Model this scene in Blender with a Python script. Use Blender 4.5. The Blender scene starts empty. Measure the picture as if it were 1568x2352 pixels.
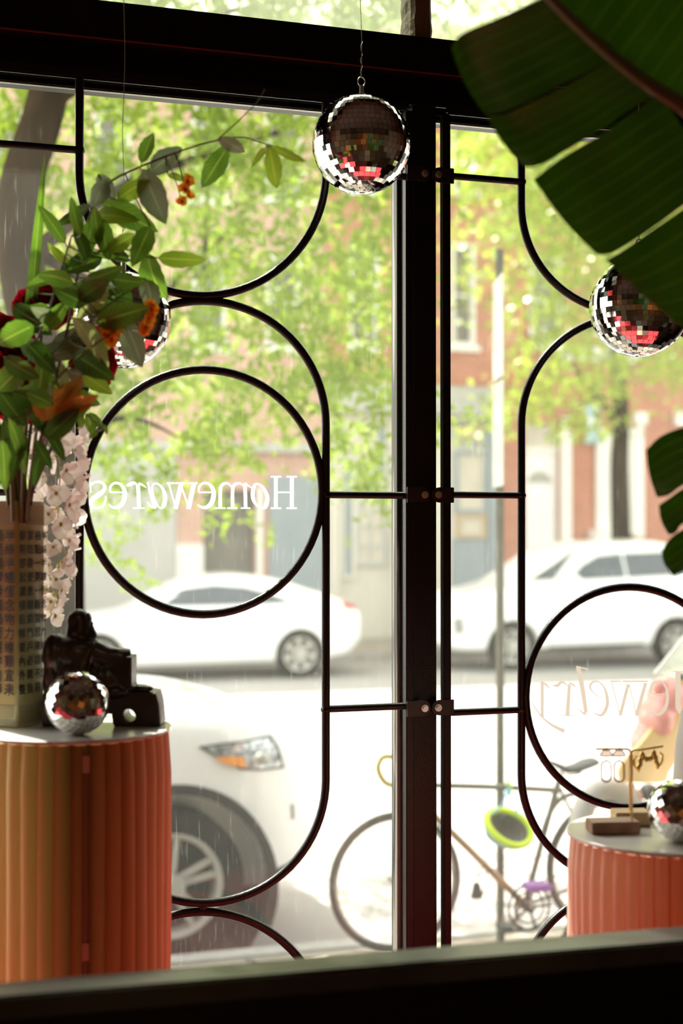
import bpy, bmesh, math, random
import numpy as np
from mathutils import Vector, Matrix, Quaternion
from mathutils.bvhtree import BVHTree
random.seed(7)
PI = math.pi
C = bpy.context.scene.collection
SC = bpy.context.scene

# ------------------------------------------------------------------ camera, world, sun, exposure
W, H, F = 1568.0, 2352.0, 3267.0
YAW, PITCH = math.radians(17.8), math.atan(49/F)
CAM = Vector((0.0, -2.85, 1.90))
cam_d = bpy.data.cameras.new('camera')
cam = bpy.data.objects.new('camera', cam_d); C.objects.link(cam)
cam_d.sensor_fit = 'VERTICAL'; cam_d.sensor_height = 36.0; cam_d.lens = F/H*36.0
cam_d.clip_start = 0.05; cam_d.clip_end = 400
cam.location = CAM; cam.rotation_euler = (PI/2 + PITCH, 0, -YAW)
cam_d.dof.use_dof = True; cam_d.dof.focus_distance = 2.96; cam_d.dof.aperture_fstop = 2.3
cam_d.dof.aperture_blades = 9
SC.camera = cam

world = bpy.data.worlds.new('world'); SC.world = world; world.use_nodes = True
wn = world.node_tree; wn.nodes.clear()
bg = wn.nodes.new('ShaderNodeBackground'); wo = wn.nodes.new('ShaderNodeOutputWorld')
sky = wn.nodes.new('ShaderNodeTexSky'); sky.sky_type = 'NISHITA'; sky.sun_disc = False
SUN_AZ = math.radians(-22)      # from +Y (outwards), negative = towards the left of the frame
SUN_EL = math.radians(56)
sky.sun_elevation = SUN_EL; sky.sun_rotation = SUN_AZ; sky.air_density = 1.0; sky.dust_density = 2.5; sky.ozone_density = 0.6
hs = wn.nodes.new('ShaderNodeHueSaturation'); hs.inputs['Saturation'].default_value = 0.22
wn.links.new(sky.outputs[0], hs.inputs['Color']); wt_ = wn.nodes.new('ShaderNodeMixRGB'); wt_.blend_type='MULTIPLY'; wt_.inputs[0].default_value=1; wt_.inputs[2].default_value=(1.0,.955,.87,1)
wn.links.new(hs.outputs[0], wt_.inputs[1]); wn.links.new(wt_.outputs[0], bg.inputs[0])
bg.inputs[1].default_value = 0.56
wn.links.new(bg.outputs[0], wo.inputs[0])
sun_d = bpy.data.lights.new('sun', 'SUN'); sun_d.energy = 11.0; sun_d.angle = math.radians(0.6); sun_d.color = (1.0, 0.94, 0.83)
sun = bpy.data.objects.new('sun', sun_d); C.objects.link(sun)
sdir = Vector((math.sin(SUN_AZ)*math.cos(SUN_EL), math.cos(SUN_AZ)*math.cos(SUN_EL), math.sin(SUN_EL)))
sun.rotation_euler = sdir.to_track_quat('Z', 'Y').to_euler(); sun.location = sdir*30
vs = SC.view_settings; vs.view_transform = 'Standard'; vs.look = 'None'; vs.gamma = 1.0; vs.use_curve_mapping = False
vs.exposure = 0.66
SC.cycles.use_denoising = True; SC.cycles.max_bounces = 10; SC.cycles.transparent_max_bounces = 16
SC.cycles.transmission_bounces = 6; SC.cycles.diffuse_bounces = 5; SC.cycles.glossy_bounces = 4
SC.cycles.sample_clamp_indirect = 6.0; SC.cycles.caustics_refractive = False

# ------------------------------------------------------------------ photo measurements -> world points
RM = cam.rotation_euler.to_matrix()
def ray(px, py): return RM @ Vector(((px-W/2)/F, -(py-H/2)/F, -1.0))
def P(px, py, y=0.0):
    d = ray(px, py); return CAM + d*((y-CAM.y)/d.y)
def PH(px, py, z):
    d = ray(px, py); return CAM + d*((z-CAM.z)/d.z)
def PD(px, py, depth):            # depth along the optical axis
    return CAM + ray(px, py)*depth

# ------------------------------------------------------------------ helpers
class MB:
    def __init__(s): s.v=[]; s.f=[]; s.uv=None
    def add(s, vs, fs):
        o=len(s.v); s.v += [tuple(v) for v in vs]; s.f += [tuple(i+o for i in f) for f in fs]; return s
    def box(s, a, b, M=None):
        x0,y0,z0=a; x1,y1,z1=b
        vs=[Vector(p) for p in ((x0,y0,z0),(x1,y0,z0),(x1,y1,z0),(x0,y1,z0),(x0,y0,z1),(x1,y0,z1),(x1,y1,z1),(x0,y1,z1))]
        if M: vs=[M@v for v in vs]
        return s.add(vs, [(3,2,1,0),(4,5,6,7),(0,1,5,4),(1,2,6,5),(2,3,7,6),(3,0,4,7)])
    def tube(s, pts, r, n=10, closed=False, cap=True):
        pts=[Vector(p) for p in pts]; N=len(pts)
        rs = r if isinstance(r,(list,tuple)) else [r]*N
        tang=[]
        for i in range(N):
            if closed: t=pts[(i+1)%N]-pts[i-1]
            else: t=pts[min(i+1,N-1)]-pts[max(i-1,0)]
            tang.append(t.normalized() if t.length>1e-9 else Vector((0,0,1)))
        t0=tang[0]; up=Vector((0,0,1)) if abs(t0.z)<.9 else Vector((1,0,0))
        nrm=t0.cross(up).normalized(); vs=[]
        for i in range(N):
            t=tang[i]; nrm=(nrm - t*nrm.dot(t)); nrm = nrm.normalized() if nrm.length>1e-6 else t.orthogonal().normalized()
            b=t.cross(nrm)
            for k in range(n):
                a=2*PI*k/n; vs.append(pts[i]+(nrm*math.cos(a)+b*math.sin(a))*rs[i])
        fs=[]
        for i in range(N if closed else N-1):
            j=(i+1)%N
            for k in range(n): fs.append((i*n+k, i*n+(k+1)%n, j*n+(k+1)%n, j*n+k))
        if cap and not closed:
            fs.append(tuple(range(n-1,-1,-1))); fs.append(tuple((N-1)*n+k for k in range(n)))
        return s.add(vs, fs)
    def cyl(s, a, b, r, n=16, r2=None): return s.tube([a,b],[r, r if r2 is None else r2], n)
    def lathe(s, prof, n=32, M=None, c=(0,0,0), cap=True):     # prof: (r,z)
        c=Vector(c); vs=[]
        for r,z in prof:
            for k in range(n):
                a=2*PI*k/n; v=Vector((r*math.cos(a), r*math.sin(a), z)); vs.append((M@v if M else v)+c)
        m=len(prof); fs=[(i*n+k, i*n+(k+1)%n, (i+1)*n+(k+1)%n, (i+1)*n+k) for i in range(m-1) for k in range(n)]
        if cap and prof[0][0]>1e-5: fs.append(tuple(range(n-1,-1,-1)))
        if cap and prof[-1][0]>1e-5: fs.append(tuple((m-1)*n+k for k in range(n)))
        return s.add(vs, fs)
    def ell(s, c, r, n=16, m=10, M=None):
        c=Vector(c); vs=[]
        for i in range(m+1):
            t=PI*i/m
            for k in range(n):
                a=2*PI*k/n; v=Vector((r[0]*math.sin(t)*math.cos(a), r[1]*math.sin(t)*math.sin(a), r[2]*math.cos(t)))
                vs.append((M@v if M else v)+c)
        return s.add(vs, [(i*n+k,(i+1)*n+k,(i+1)*n+(k+1)%n,i*n+(k+1)%n) for i in range(m) for k in range(n)])
    def prism(s, poly, d, axis_from=None):           # poly: list of 3-D points, d: extrusion vector
        n=len(poly); d=Vector(d); vs=[Vector(p) for p in poly]; vs+= [v+d for v in vs]
        fs=[tuple(range(n-1,-1,-1)), tuple(range(n,2*n))]+[(i,(i+1)%n,n+(i+1)%n,n+i) for i in range(n)]
        return s.add(vs, fs)
    def mesh(s, name, m=None, smooth=False, bevel=0, auto=None):
        me=bpy.data.meshes.new(name); me.from_pydata([tuple(v) for v in s.v],[],s.f)
        if s.uv:
            l=me.uv_layers.new(name='UVMap'); 
            vi=np.zeros(len(me.loops),dtype=np.int32); me.loops.foreach_get('vertex_index',vi)
            l.data.foreach_set('uv', np.array(s.uv,dtype=np.float32)[vi].ravel())
        bm=bmesh.new(); bm.from_mesh(me)
        bmesh.ops.remove_doubles(bm, verts=bm.verts, dist=1e-6)
        if not s.uv: bmesh.ops.recalc_face_normals(bm, faces=bm.faces)
        if bevel:
            es=[e for e in bm.edges if len(e.link_faces)==2 and e.calc_face_angle(0)>0.7]
            bmesh.ops.bevel(bm, geom=es, offset=bevel, segments=2, affect='EDGES', clamp_overlap=True)
        bm.to_mesh(me); bm.free()
        if smooth:
            me.shade_smooth() if hasattr(me,'shade_smooth') else None
            me.set_sharp_from_angle(angle=auto if auto else math.radians(38))
        if m: me.materials.append(m)
        return me
    def obj(s, name, m=None, parent=None, smooth=False, bevel=0, label=None, auto=None):
        me=s.mesh(name,m,smooth,bevel,auto); return link(name, me, parent, label)
def link(name, me, parent=None, label=None):
    o=bpy.data.objects.new(name, me); C.objects.link(o)
    if parent is not None:
        o.parent=parent; o.matrix_parent_inverse = pinv(parent)
    if label: o['label']=label
    return o
def pinv(p):
    M=p.matrix_basis.copy()
    q=p
    while q.parent is not None:
        M = q.parent.matrix_basis @ q.matrix_parent_inverse @ M if q is not p else (q.parent.matrix_basis @ q.matrix_parent_inverse @ M)
        q=q.parent
        break
    return M.inverted()
def thing(name, label, cat, loc=(0,0,0), group=None, rz=0):
    o=bpy.data.objects.new(name,None); C.objects.link(o); o.location=loc; o.rotation_euler=(0,0,rz); o.empty_display_size=.05
    o['label']=label; o['category']=cat
    if group: o['group']=group
    return o
def tag(o, label, cat, group=None):
    o['label']=label; o['category']=cat
    if group: o['group']=group
    return o
def struct(o): o['kind']='structure'; return o
def dup(root, label, M=None):
    def cp(o, par):
        c=o.copy(); C.objects.link(c); c.parent=par
        for ch in kids.get(o,[]): cp(ch,c)
        return c
    kids={}
    for o in C.objects:
        if o.parent: kids.setdefault(o.parent,[]).append(o)
    r=cp(root,None); r['label']=label
    if M is not None: r.matrix_basis = M @ root.matrix_basis
    return r
def centripetal(pts, n=8, closed=False):
    pts=[Vector(p) for p in pts]; N=len(pts); out=[]
    rng=range(N if closed else N-1)
    for i in rng:
        if closed: p0,p1,p2,p3=pts[i-1],pts[i],pts[(i+1)%N],pts[(i+2)%N]
        else: p0,p1,p2,p3=pts[max(i-1,0)],pts[i],pts[i+1],pts[min(i+2,N-1)]
        for k in range(n):
            t=k/n; out.append(0.5*((2*p1)+(p2-p0)*t+(2*p0-5*p1+4*p2-p3)*t*t+(3*p1-p0-3*p2+p3)*t**3))
    if not closed: out.append(pts[-1])
    return out

# ------------------------------------------------------------------ materials
_m={}
def mat(name, col, rough=0.5, metal=0.0, spec=0.5, noise=None, bump=None, trans=0.0, coat=0, sheen=0, alpha=None, emit=None):
    """noise=(scale, col2, contrast) ; bump=(scale, strength)"""
    if name in _m: return _m[name]
    m=bpy.data.materials.new(name); m.use_nodes=True; nt=m.node_tree; b=nt.nodes['Principled BSDF']
    b.inputs['Base Color'].default_value=(*col,1); b.inputs['Roughness'].default_value=rough; b.inputs['Metallic'].default_value=metal
    b.inputs['Specular IOR Level'].default_value=spec
    if coat: b.inputs['Coat Weight'].default_value=coat; b.inputs['Coat Roughness'].default_value=.06
    if emit: b.inputs['Emission Color'].default_value=(*emit[0],1); b.inputs['Emission Strength'].default_value=emit[1]
    tc=nt.nodes.new('ShaderNodeTexCoord')
    colsock=None
    if noise:
        n=nt.nodes.new('ShaderNodeTexNoise'); n.inputs['Scale'].default_value=noise[0]; n.inputs['Detail'].default_value=6
        if len(noise)>3:
            mp=nt.nodes.new('ShaderNodeMapping'); mp.inputs['Scale'].default_value=noise[3]; nt.links.new(tc.outputs['Object'],mp.inputs[0]); nt.links.new(mp.outputs[0],n.inputs['Vector'])
        else: nt.links.new(tc.outputs['Object'],n.inputs['Vector'])
        r=nt.nodes.new('ShaderNodeValToRGB'); c=noise[2]
        r.color_ramp.elements[0].position=.5-c/2; r.color_ramp.elements[1].position=.5+c/2
        r.color_ramp.elements[0].color=(*col,1); r.color_ramp.elements[1].color=(*noise[1],1)
        nt.links.new(n.outputs['Fac'],r.inputs[0]); nt.links.new(r.outputs[0],b.inputs['Base Color']); colsock=r.outputs[0]
    if bump:
        n=nt.nodes.new('ShaderNodeTexNoise'); n.inputs['Scale'].default_value=bump[0]; n.inputs['Detail'].default_value=5
        nt.links.new(tc.outputs['Object'],n.inputs['Vector'])
        bp=nt.nodes.new('ShaderNodeBump'); bp.inputs['Strength'].default_value=bump[1]; bp.inputs['Distance'].default_value=.005
        nt.links.new(n.outputs['Fac'],bp.inputs['Height']); nt.links.new(bp.outputs[0],b.inputs['Normal'])
    if trans:
        t=nt.nodes.new('ShaderNodeBsdfTranslucent'); t.inputs[0].default_value=(*col,1)
        if colsock: nt.links.new(colsock,t.inputs[0])
        mx=nt.nodes.new('ShaderNodeMixShader'); mx.inputs[0].default_value=trans
        nt.links.new(b.outputs[0],mx.inputs[1]); nt.links.new(t.outputs[0],mx.inputs[2]); nt.links.new(mx.outputs[0],nt.nodes['Material Output'].inputs[0])
    _m[name]=m; return m
def leafmat(name, col, col2, vein, tr=.45, tcol=None, rough=.45, scale=25, ribs=0):
    """leaf with a paler midrib taken from the leaf's own UV, light passing through it"""
    if name in _m: return _m[name]
    m=bpy.data.materials.new(name); m.use_nodes=True; nt=m.node_tree; b=nt.nodes['Principled BSDF']; L=nt.links.new
    b.inputs['Roughness'].default_value=rough; b.inputs['Specular IOR Level'].default_value=.3
    uv=nt.nodes.new('ShaderNodeTexCoord'); sp=nt.nodes.new('ShaderNodeSeparateXYZ'); L(uv.outputs['UV'],sp.inputs[0])
    n=nt.nodes.new('ShaderNodeTexNoise'); n.inputs['Scale'].default_value=scale; L(uv.outputs['Object'],n.inputs['Vector'])
    r=nt.nodes.new('ShaderNodeValToRGB'); r.color_ramp.elements[0].position=.35; r.color_ramp.elements[1].position=.65
    r.color_ramp.elements[0].color=(*col,1); r.color_ramp.elements[1].color=(*col2,1); L(n.outputs['Fac'],r.inputs[0])
    a=nt.nodes.new('ShaderNodeMath'); a.operation='ABSOLUTE'; L(sp.outputs['X'],a.inputs[0])
    # side veins: |sin((v - .5|u|)*k)| near zero
    m1=nt.nodes.new('ShaderNodeMath'); m1.operation='MULTIPLY_ADD'; L(a.outputs[0],m1.inputs[0]); m1.inputs[1].default_value=-.25; L(sp.outputs['Y'],m1.inputs[2])
    m2=nt.nodes.new('ShaderNodeMath'); m2.operation='MULTIPLY'; L(m1.outputs[0],m2.inputs[0]); m2.inputs[1].default_value=9 if not ribs else ribs
    m3=nt.nodes.new('ShaderNodeMath'); m3.operation='PINGPONG'; L(m2.outputs[0],m3.inputs[0]); m3.inputs[1].default_value=.5
    mr1=nt.nodes.new('ShaderNodeMapRange'); L(m3.outputs[0],mr1.inputs[0]); mr1.inputs[1].default_value=0; mr1.inputs[2].default_value=.10; mr1.inputs[3].default_value=.35; mr1.inputs[4].default_value=0
    mr2=nt.nodes.new('ShaderNodeMapRange'); L(a.outputs[0],mr2.inputs[0]); mr2.inputs[1].default_value=.03; mr2.inputs[2].default_value=.10; mr2.inputs[3].default_value=.9; mr2.inputs[4].default_value=0
    mx0=nt.nodes.new('ShaderNodeMath'); mx0.operation='MAXIMUM'; L(mr1.outputs[0],mx0.inputs[0]); L(mr2.outputs[0],mx0.inputs[1])
    mc=nt.nodes.new('ShaderNodeMixRGB'); L(mx0.outputs[0],mc.inputs[0]); L(r.outputs[0],mc.inputs[1]); mc.inputs[2].default_value=(*vein,1)
    L(mc.outputs[0],b.inputs['Base Color'])
    bp=nt.nodes.new('ShaderNodeBump'); bp.inputs['Strength'].default_value=.4; bp.inputs['Distance'].default_value=.002; L(mx0.outputs[0],bp.inputs['Height']); L(bp.outputs[0],b.inputs['Normal'])
    t=nt.nodes.new('ShaderNodeBsdfTranslucent')
    if tcol:
        mm=nt.nodes.new('ShaderNodeMixRGB'); mm.blend_type='MULTIPLY'; mm.inputs[0].default_value=1; L(mc.outputs[0],mm.inputs[1]); mm.inputs[2].default_value=(*tcol,1); L(mm.outputs[0],t.inputs[0])
    else: L(mc.outputs[0],t.inputs[0])
    mx=nt.nodes.new('ShaderNodeMixShader'); mx.inputs[0].default_value=tr
    L(b.outputs[0],mx.inputs[1]); L(t.outputs[0],mx.inputs[2]); L(mx.outputs[0],nt.nodes['Material Output'].inputs[0])
    _m[name]=m; return m
def glassmat(name, tint, haze, scr, hazecol=(.9,.92,.85), refl=1.0):
    """thin pane: clear, mirror-like at a slant, with dust and fine scratches that catch the light"""
    m=bpy.data.materials.new(name); m.use_nodes=True; nt=m.node_tree; nt.nodes.clear(); L=nt.links.new
    out=nt.nodes.new('ShaderNodeOutputMaterial'); tr=nt.nodes.new('ShaderNodeBsdfTransparent'); tr.inputs[0].default_value=(*tint,1)
    gl=nt.nodes.new('ShaderNodeBsdfGlossy'); gl.inputs['Roughness'].default_value=.0
    fr=nt.nodes.new('ShaderNodeFresnel'); ge=nt.nodes.new('ShaderNodeNewGeometry'); io=nt.nodes.new('ShaderNodeMapRange'); L(ge.outputs['Backfacing'],io.inputs[0]); io.inputs[3].default_value=1.45; io.inputs[4].default_value=1/1.45; L(io.outputs[0],fr.inputs[0])
    fm=nt.nodes.new('ShaderNodeMath'); fm.operation='MULTIPLY'; fm.inputs[1].default_value=refl; L(fr.outputs[0],fm.inputs[0])
    m1=nt.nodes.new('ShaderNodeMixShader'); L(fm.outputs[0],m1.inputs[0]); L(tr.outputs[0],m1.inputs[1]); L(gl.outputs[0],m1.inputs[2])
    df=nt.nodes.new('ShaderNodeBsdfTranslucent'); df.inputs[0].default_value=(*hazecol,1)
    tc=nt.nodes.new('ShaderNodeTexCoord'); n=nt.nodes.new('ShaderNodeTexNoise'); n.inputs['Scale'].default_value=3; n.inputs['Detail'].default_value=8; L(tc.outputs['Object'],n.inputs['Vector'])
    mr=nt.nodes.new('ShaderNodeMapRange'); L(n.outputs['Fac'],mr.inputs[0]); mr.inputs[1].default_value=.3; mr.inputs[2].default_value=.7; mr.inputs[3].default_value=haze*.6; mr.inputs[4].default_value=haze*1.4
    # scratches: thin slanted streaks
    tot=mr.outputs[0]
    for ang,sc in ((.35,(140,1,7)),(-.9,(110,1,6)),(1.2,(160,1,9))):
        mp=nt.nodes.new('ShaderNodeMapping'); mp.inputs['Rotation'].default_value=(0,ang,0); mp.inputs['Scale'].default_value=sc; L(tc.outputs['Object'],mp.inputs[0])
        s=nt.nodes.new('ShaderNodeTexNoise'); s.inputs['Scale'].default_value=1.6; s.inputs['Detail'].default_value=2; L(mp.outputs[0],s.inputs['Vector'])
        q=nt.nodes.new('ShaderNodeMapRange'); L(s.outputs['Fac'],q.inputs[0]); q.inputs[1].default_value=.66; q.inputs[2].default_value=.74; q.inputs[3].default_value=0; q.inputs[4].default_value=scr
        ad=nt.nodes.new('ShaderNodeMath'); ad.operation='ADD'; L(tot,ad.inputs[0]); L(q.outputs[0],ad.inputs[1]); tot=ad.outputs[0]
    vo=nt.nodes.new('ShaderNodeTexVoronoi'); vo.inputs['Scale'].default_value=60; L(tc.outputs['Object'],vo.inputs['Vector'])
    q=nt.nodes.new('ShaderNodeMapRange'); L(vo.outputs['Distance'],q.inputs[0]); q.inputs[1].default_value=.03; q.inputs[2].default_value=.06; q.inputs[3].default_value=scr*1.5; q.inputs[4].default_value=0
    ad=nt.nodes.new('ShaderNodeMath'); ad.operation='ADD'; L(tot,ad.inputs[0]); L(q.outputs[0],ad.inputs[1])
    m2=nt.nodes.new('ShaderNodeMixShader'); L(ad.outputs[0],m2.inputs[0]); L(m1.outputs[0],m2.inputs[1]); L(df.outputs[0],m2.inputs[2])
    L(m2.outputs[0],out.inputs[0]); return m

black = mat('black_painted_steel',(.006,.005,.005),.34,0,.3,bump=(260,.12))
black2 = mat('black_painted_wood',(.012,.009,.009),.38,bump=(40,.15))
beam_m = mat('dark_beam_paint',(.004,.0025,.0025),.4,0,.2,bump=(14,.2))
steel = mat('bright_steel',(.75,.73,.70),.28,1.0)
stile_m = mat('worn_dark_metal',(.035,.033,.03),.4,.6,noise=(50,(.30,.29,.26),.10,(1,1,.05)))
aluminium = mat('window_aluminium',(.42,.41,.37),.35,1.0,bump=(90,.2))
pane_m = glassmat('window_pane_glass',(.97,.98,.96),.010,.016,refl=.45)
transom_m = glassmat('dusty_transom_glass',(.74,.77,.66),.07,.05)
# ================================================================== THE SETTING
FLOOR=.30; CEIL=4.0; PLAT=.94
YG=.115     # window glass
XL=-2.6; XR=P(1960,1200).x
plaster=mat('warm_plaster',(.42,.33,.24),.8,noise=(2,(.36,.27,.19),.4),bump=(20,.2))
terracotta=mat('terracotta_paint',(.62,.24,.06),.7,noise=(3,(.55,.20,.05),.4))
woodfl=mat('dark_floorboards',(.09,.05,.03),.4,noise=(6,(.05,.03,.02),.5,(1,12,1)))
ceilm=mat('ceiling_paint',(.10,.085,.07),.8,noise=(3,(.08,.07,.06),.3))
struct(MB().box((-3.6,-7.2,FLOOR-.12),(4.6,0.0,FLOOR)).obj('floor',woodfl))
struct(MB().box((-3.6,-7.2,CEIL),(4.6,.25,CEIL+.15)).obj('ceiling',ceilm))
struct(MB().box((-3.75,-7.2,FLOOR-.12),(-3.6,.25,CEIL)).obj('wall_left',plaster))
struct(MB().box((4.6,-7.2,FLOOR-.12),(4.75,.25,CEIL)).obj('wall_right',plaster))
wb=struct(MB().box((-3.6,-7.35,FLOOR-.12),(4.6,-7.2,CEIL)).obj('wall_back',terracotta))
# front wall around the shop window
fw=MB(); fw.box((-3.6,.0,FLOOR-.12),(XL,.25,CEIL)); fw.box((XR,.0,FLOOR-.12),(4.6,.25,CEIL)); fw.box((XL,.04,-.02),(XR,.25,PLAT-.03))
ZB0=P(784,229).z; TOPZ=P(784,219).z; ZB1=P(784,76).z
fw.box((XL,.0,3.55),(XR,.25,CEIL))
struct(fw.obj('wall_front',beam_m))
# window_1: the shop window with its frames and panes
win=bpy.data.objects.new('window_1',None); C.objects.link(win); win['kind']='structure'; win.location=(0,0,PLAT)
def part(mb,name,m,par=win,**k): return mb.obj(name,m,par,**k)
XPL=P(953,1200).x; XPR=P(1007,1200).x
part(MB().box((XPL,.012,PLAT-.03),(XPR,.15,ZB0+.032)),'centre_post',black,bevel=.002)
zs=P(784,163).z; ZF=ZB0+.032; ZG=P(190,206,YG).z
bb=MB().box((XL,-.035,zs),(XR,.17,ZB1)); part(bb,'header_beam',beam_m,bevel=.004)
part(MB().box((XL,.010,ZF),(XR,.17,zs)).box((XL,.0,TOPZ-.004),(XR,.010,zs)),'header_fascia',beam_m,bevel=.003)
part(MB().box((XL,-.0365,zs+.001),(XR,-.0345,zs+.004)),'red_bead',mat('dark_red_paint',(.16,.012,.012),.5))
part(MB().box((XL,.165,zs-.02),(XR,.25,ZB1-.004)),'outer_lintel',beam_m)
# head frame of the panes with its bright glazing beads
XS0=P(-75,1200).x
for i,(x0,x1) in enumerate(((XL,XS0-.05),(XS0,XPL),(XPR,XR))):
    part(MB().box((x0,.098,ZG),(x1,.15,ZG+.0105)),'head_frame',black)
    part(MB().box((x0,.100,ZG+.0105),(x1,.13,ZG+.0145)),'bead_or_lit_strip',aluminium)
    part(MB().box((x0,.102,ZG+.0145),(x1,.15,ZF)),'head_rail',black)
    part(MB().box((x0,.104,ZG-.003),(x1,.113,ZG)),'bead_or_lit_strip',aluminium)
    part(MB().box((x0,YG-.003,PLAT-.03),(x1,YG+.003,ZG)),'glass_pane',pane_m)
    part(MB().box((x0,.07,PLAT-.03),(x1,.15,PLAT+.01)),'sill_frame',black)
# stile left of the post : three strips of metal
a=P(911,1200,.09).x; b=P(920,1200,.09).x; c=P(927,1200,.09).x
part(MB().box((a,.088,PLAT),(b,.118,ZG-.003)),'stile',stile_m,bevel=.0015)
part(MB().box((b,.080,PLAT),(c,.118,ZG-.003)),'stile',black)
part(MB().box((XPL-.0012,.016,PLAT),(XPL,.050,ZG-.003)),'bead_or_lit_strip',aluminium)  # thin bright strip added to give the post's left face its sunlit grey
part(MB().box((XPR+.004,.105,PLAT),(XPR+.010,.125,ZG-.003)),'bead_or_lit_strip',aluminium)
XS=P(-75,1200).x
part(MB().box((XS-.05,.012,PLAT-.03),(XS,.15,ZF)),'side_post',black); part(MB().box((XL,.012,PLAT-.03),(XL+.05,.15,ZF)),'side_post',black); part(MB().box((XR-.05,.0,PLAT-.03),(XR,.16,ZF)),'side_post',black)
# transom light above the beam
part(MB().box((XL,.060,ZB1),(XR,.066,3.55)),'transom_pane',transom_m)
oldwood=mat('weathered_wood',(.16,.11,.075),.8,noise=(22,(.035,.024,.018),.25,(1,1,.18)),bump=(60,.9))
xm0=P(938,50).x; xm1=P(989,50).x
mu=MB(); n=14; rings=[]
for j in range(30):
    z=ZB1+(3.55-ZB1)*j/29; rings.append([(x+random.uniform(-.0018,.0018),y+random.uniform(-.0015,.0015),z) for x,y in ((xm0,-.01),(xm0+.006,-.022),(xm1-.012,-.024),(xm1-.004,-.015),(xm1,.02),(xm1-.003,.056),(xm0+.003,.056),(xm0-.001,.02))])
vs=[p for r in rings for p in r]; fs=[(i*8+k,i*8+(k+1)%8,(i+1)*8+(k+1)%8,(i+1)*8+k) for i in range(29) for k in range(8)]
mu.add(vs,fs); part(mu,'transom_mullion',oldwood)
# display platform with red cloth top
red=mat('red_display_cloth',(.34,.010,.015),.75,sheen=.2,bump=(300,.3))
struct(MB().box((XL,-1.06,FLOOR),(XR,.0,PLAT-.03)).obj('trim_1',beam_m))
pc=MB(); nx,ny=60,26
for j in range(ny+1):
    for i in range(nx+1):
        x=XL+.002+(XR-XL-.004)*i/nx; y=-1.04+1.035*j/ny
        pc.v.append((x,y,PLAT-.012+.004*math.sin(i*.9+j*.3)*math.sin(j*.7)))
pc.f=[(j*(nx+1)+i,j*(nx+1)+i+1,(j+1)*(nx+1)+i+1,(j+1)*(nx+1)+i) for j in range(ny) for i in range(nx)]
tag(pc.obj('display_cloth',red,smooth=True),'red cloth spread over the window display ledge','cloth')
# low partition in front of the display, with a worn cap
ZR=1.34
b0=PH(0,2256,ZR); b1=PH(1568,2126,ZR); f0=PH(0,2290,ZR); f1=PH(1568,2161,ZR)
def ext(p,q,x): t=(x-p.x)/(q.x-p.x); return p+(q-p)*t
X0,X1=-3.59,2.6
B0,B1,F0,F1=ext(b0,b1,X0),ext(b0,b1,X1),ext(f0,f1,X0),ext(f0,f1,X1)
capm=mat('worn_cap_paint',(.016,.016,.015),.3,noise=(5,(.050,.050,.047),.3,(1,5,1)),bump=(14,.5))
part_=bpy.data.objects.new('trim_2',None); C.objects.link(part_); part_['kind']='structure'; part_.location=(0,-1.1,FLOOR)
th=.03
MB().prism([F0,F1,B1,B0],(0,0,-th)).obj('partition_cap',capm,part_,bevel=.003)
dn=Vector((0,.010,0))
MB().prism([(X0,F0.y+.012,ZR-th),(X1,F1.y+.012,ZR-th),(X1,B1.y-.012,ZR-th),(X0,B0.y-.012,ZR-th)],(0,0,-(ZR-th-FLOOR))).obj('partition_panel',beam_m,part_)
q=PH(1556,2165,ZR-.02)
MB().box((q.x,q.y-.09,FLOOR),(q.x+.09,q.y-.012,ZR+.008)).obj('newel_post',mat('brown_post',(.05,.02,.014),.5),part_,bevel=.006)

# ================================================================== STREET
asph=mat('sunlit_asphalt',(.34,.33,.31),.9,noise=(3,(.28,.27,.26),.5),bump=(300,.4))
conc=mat('sidewalk_concrete',(.36,.32,.26),.9,noise=(5,(.24,.20,.16),.4),bump=(150,.4))
kerb=mat('kerb_stone',(.46,.44,.41),.85,noise=(8,(.36,.34,.32),.4))
struct(MB().box((-40,-7.2,-.6),(60,60,-.25)).obj('floor_ground',mat('ground_base',(.3,.28,.25),.9)))
struct(MB().box((-40,3.55,-.25),(60,18.6,-.14)).obj('floor_street',asph))
sw=struct(MB().box((-40,.25,-.25),(60,3.40,-.03)).obj('floor_sidewalk',conc))
sl=MB().box((0,0,0),(1.54,1.54,.028)).mesh('paving_slab',conc,bevel=.006)
for i in range(-4,9):
    for j in range(2):
        o=link('paving_slab',sl,sw); o.location=(i*1.57,.26+j*1.565,-.0295+random.uniform(-.001,.001))
kb=MB().box((0,0,0),(1.78,.14,.24)).mesh('kerb_stone',kerb,bevel=.012)
for i in range(-6,12):
    o=link('kerb_stone',kb,sw); o.location=(i*1.8,3.405,-.245)
sw2=struct(MB().box((-40,18.75,-.25),(60,21.6,0)).obj('floor_far_sidewalk',conc))
for i in range(-6,24):
    o=link('kerb_stone',kb,sw2); o.location=(i*1.8,18.605,-.245)

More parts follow.
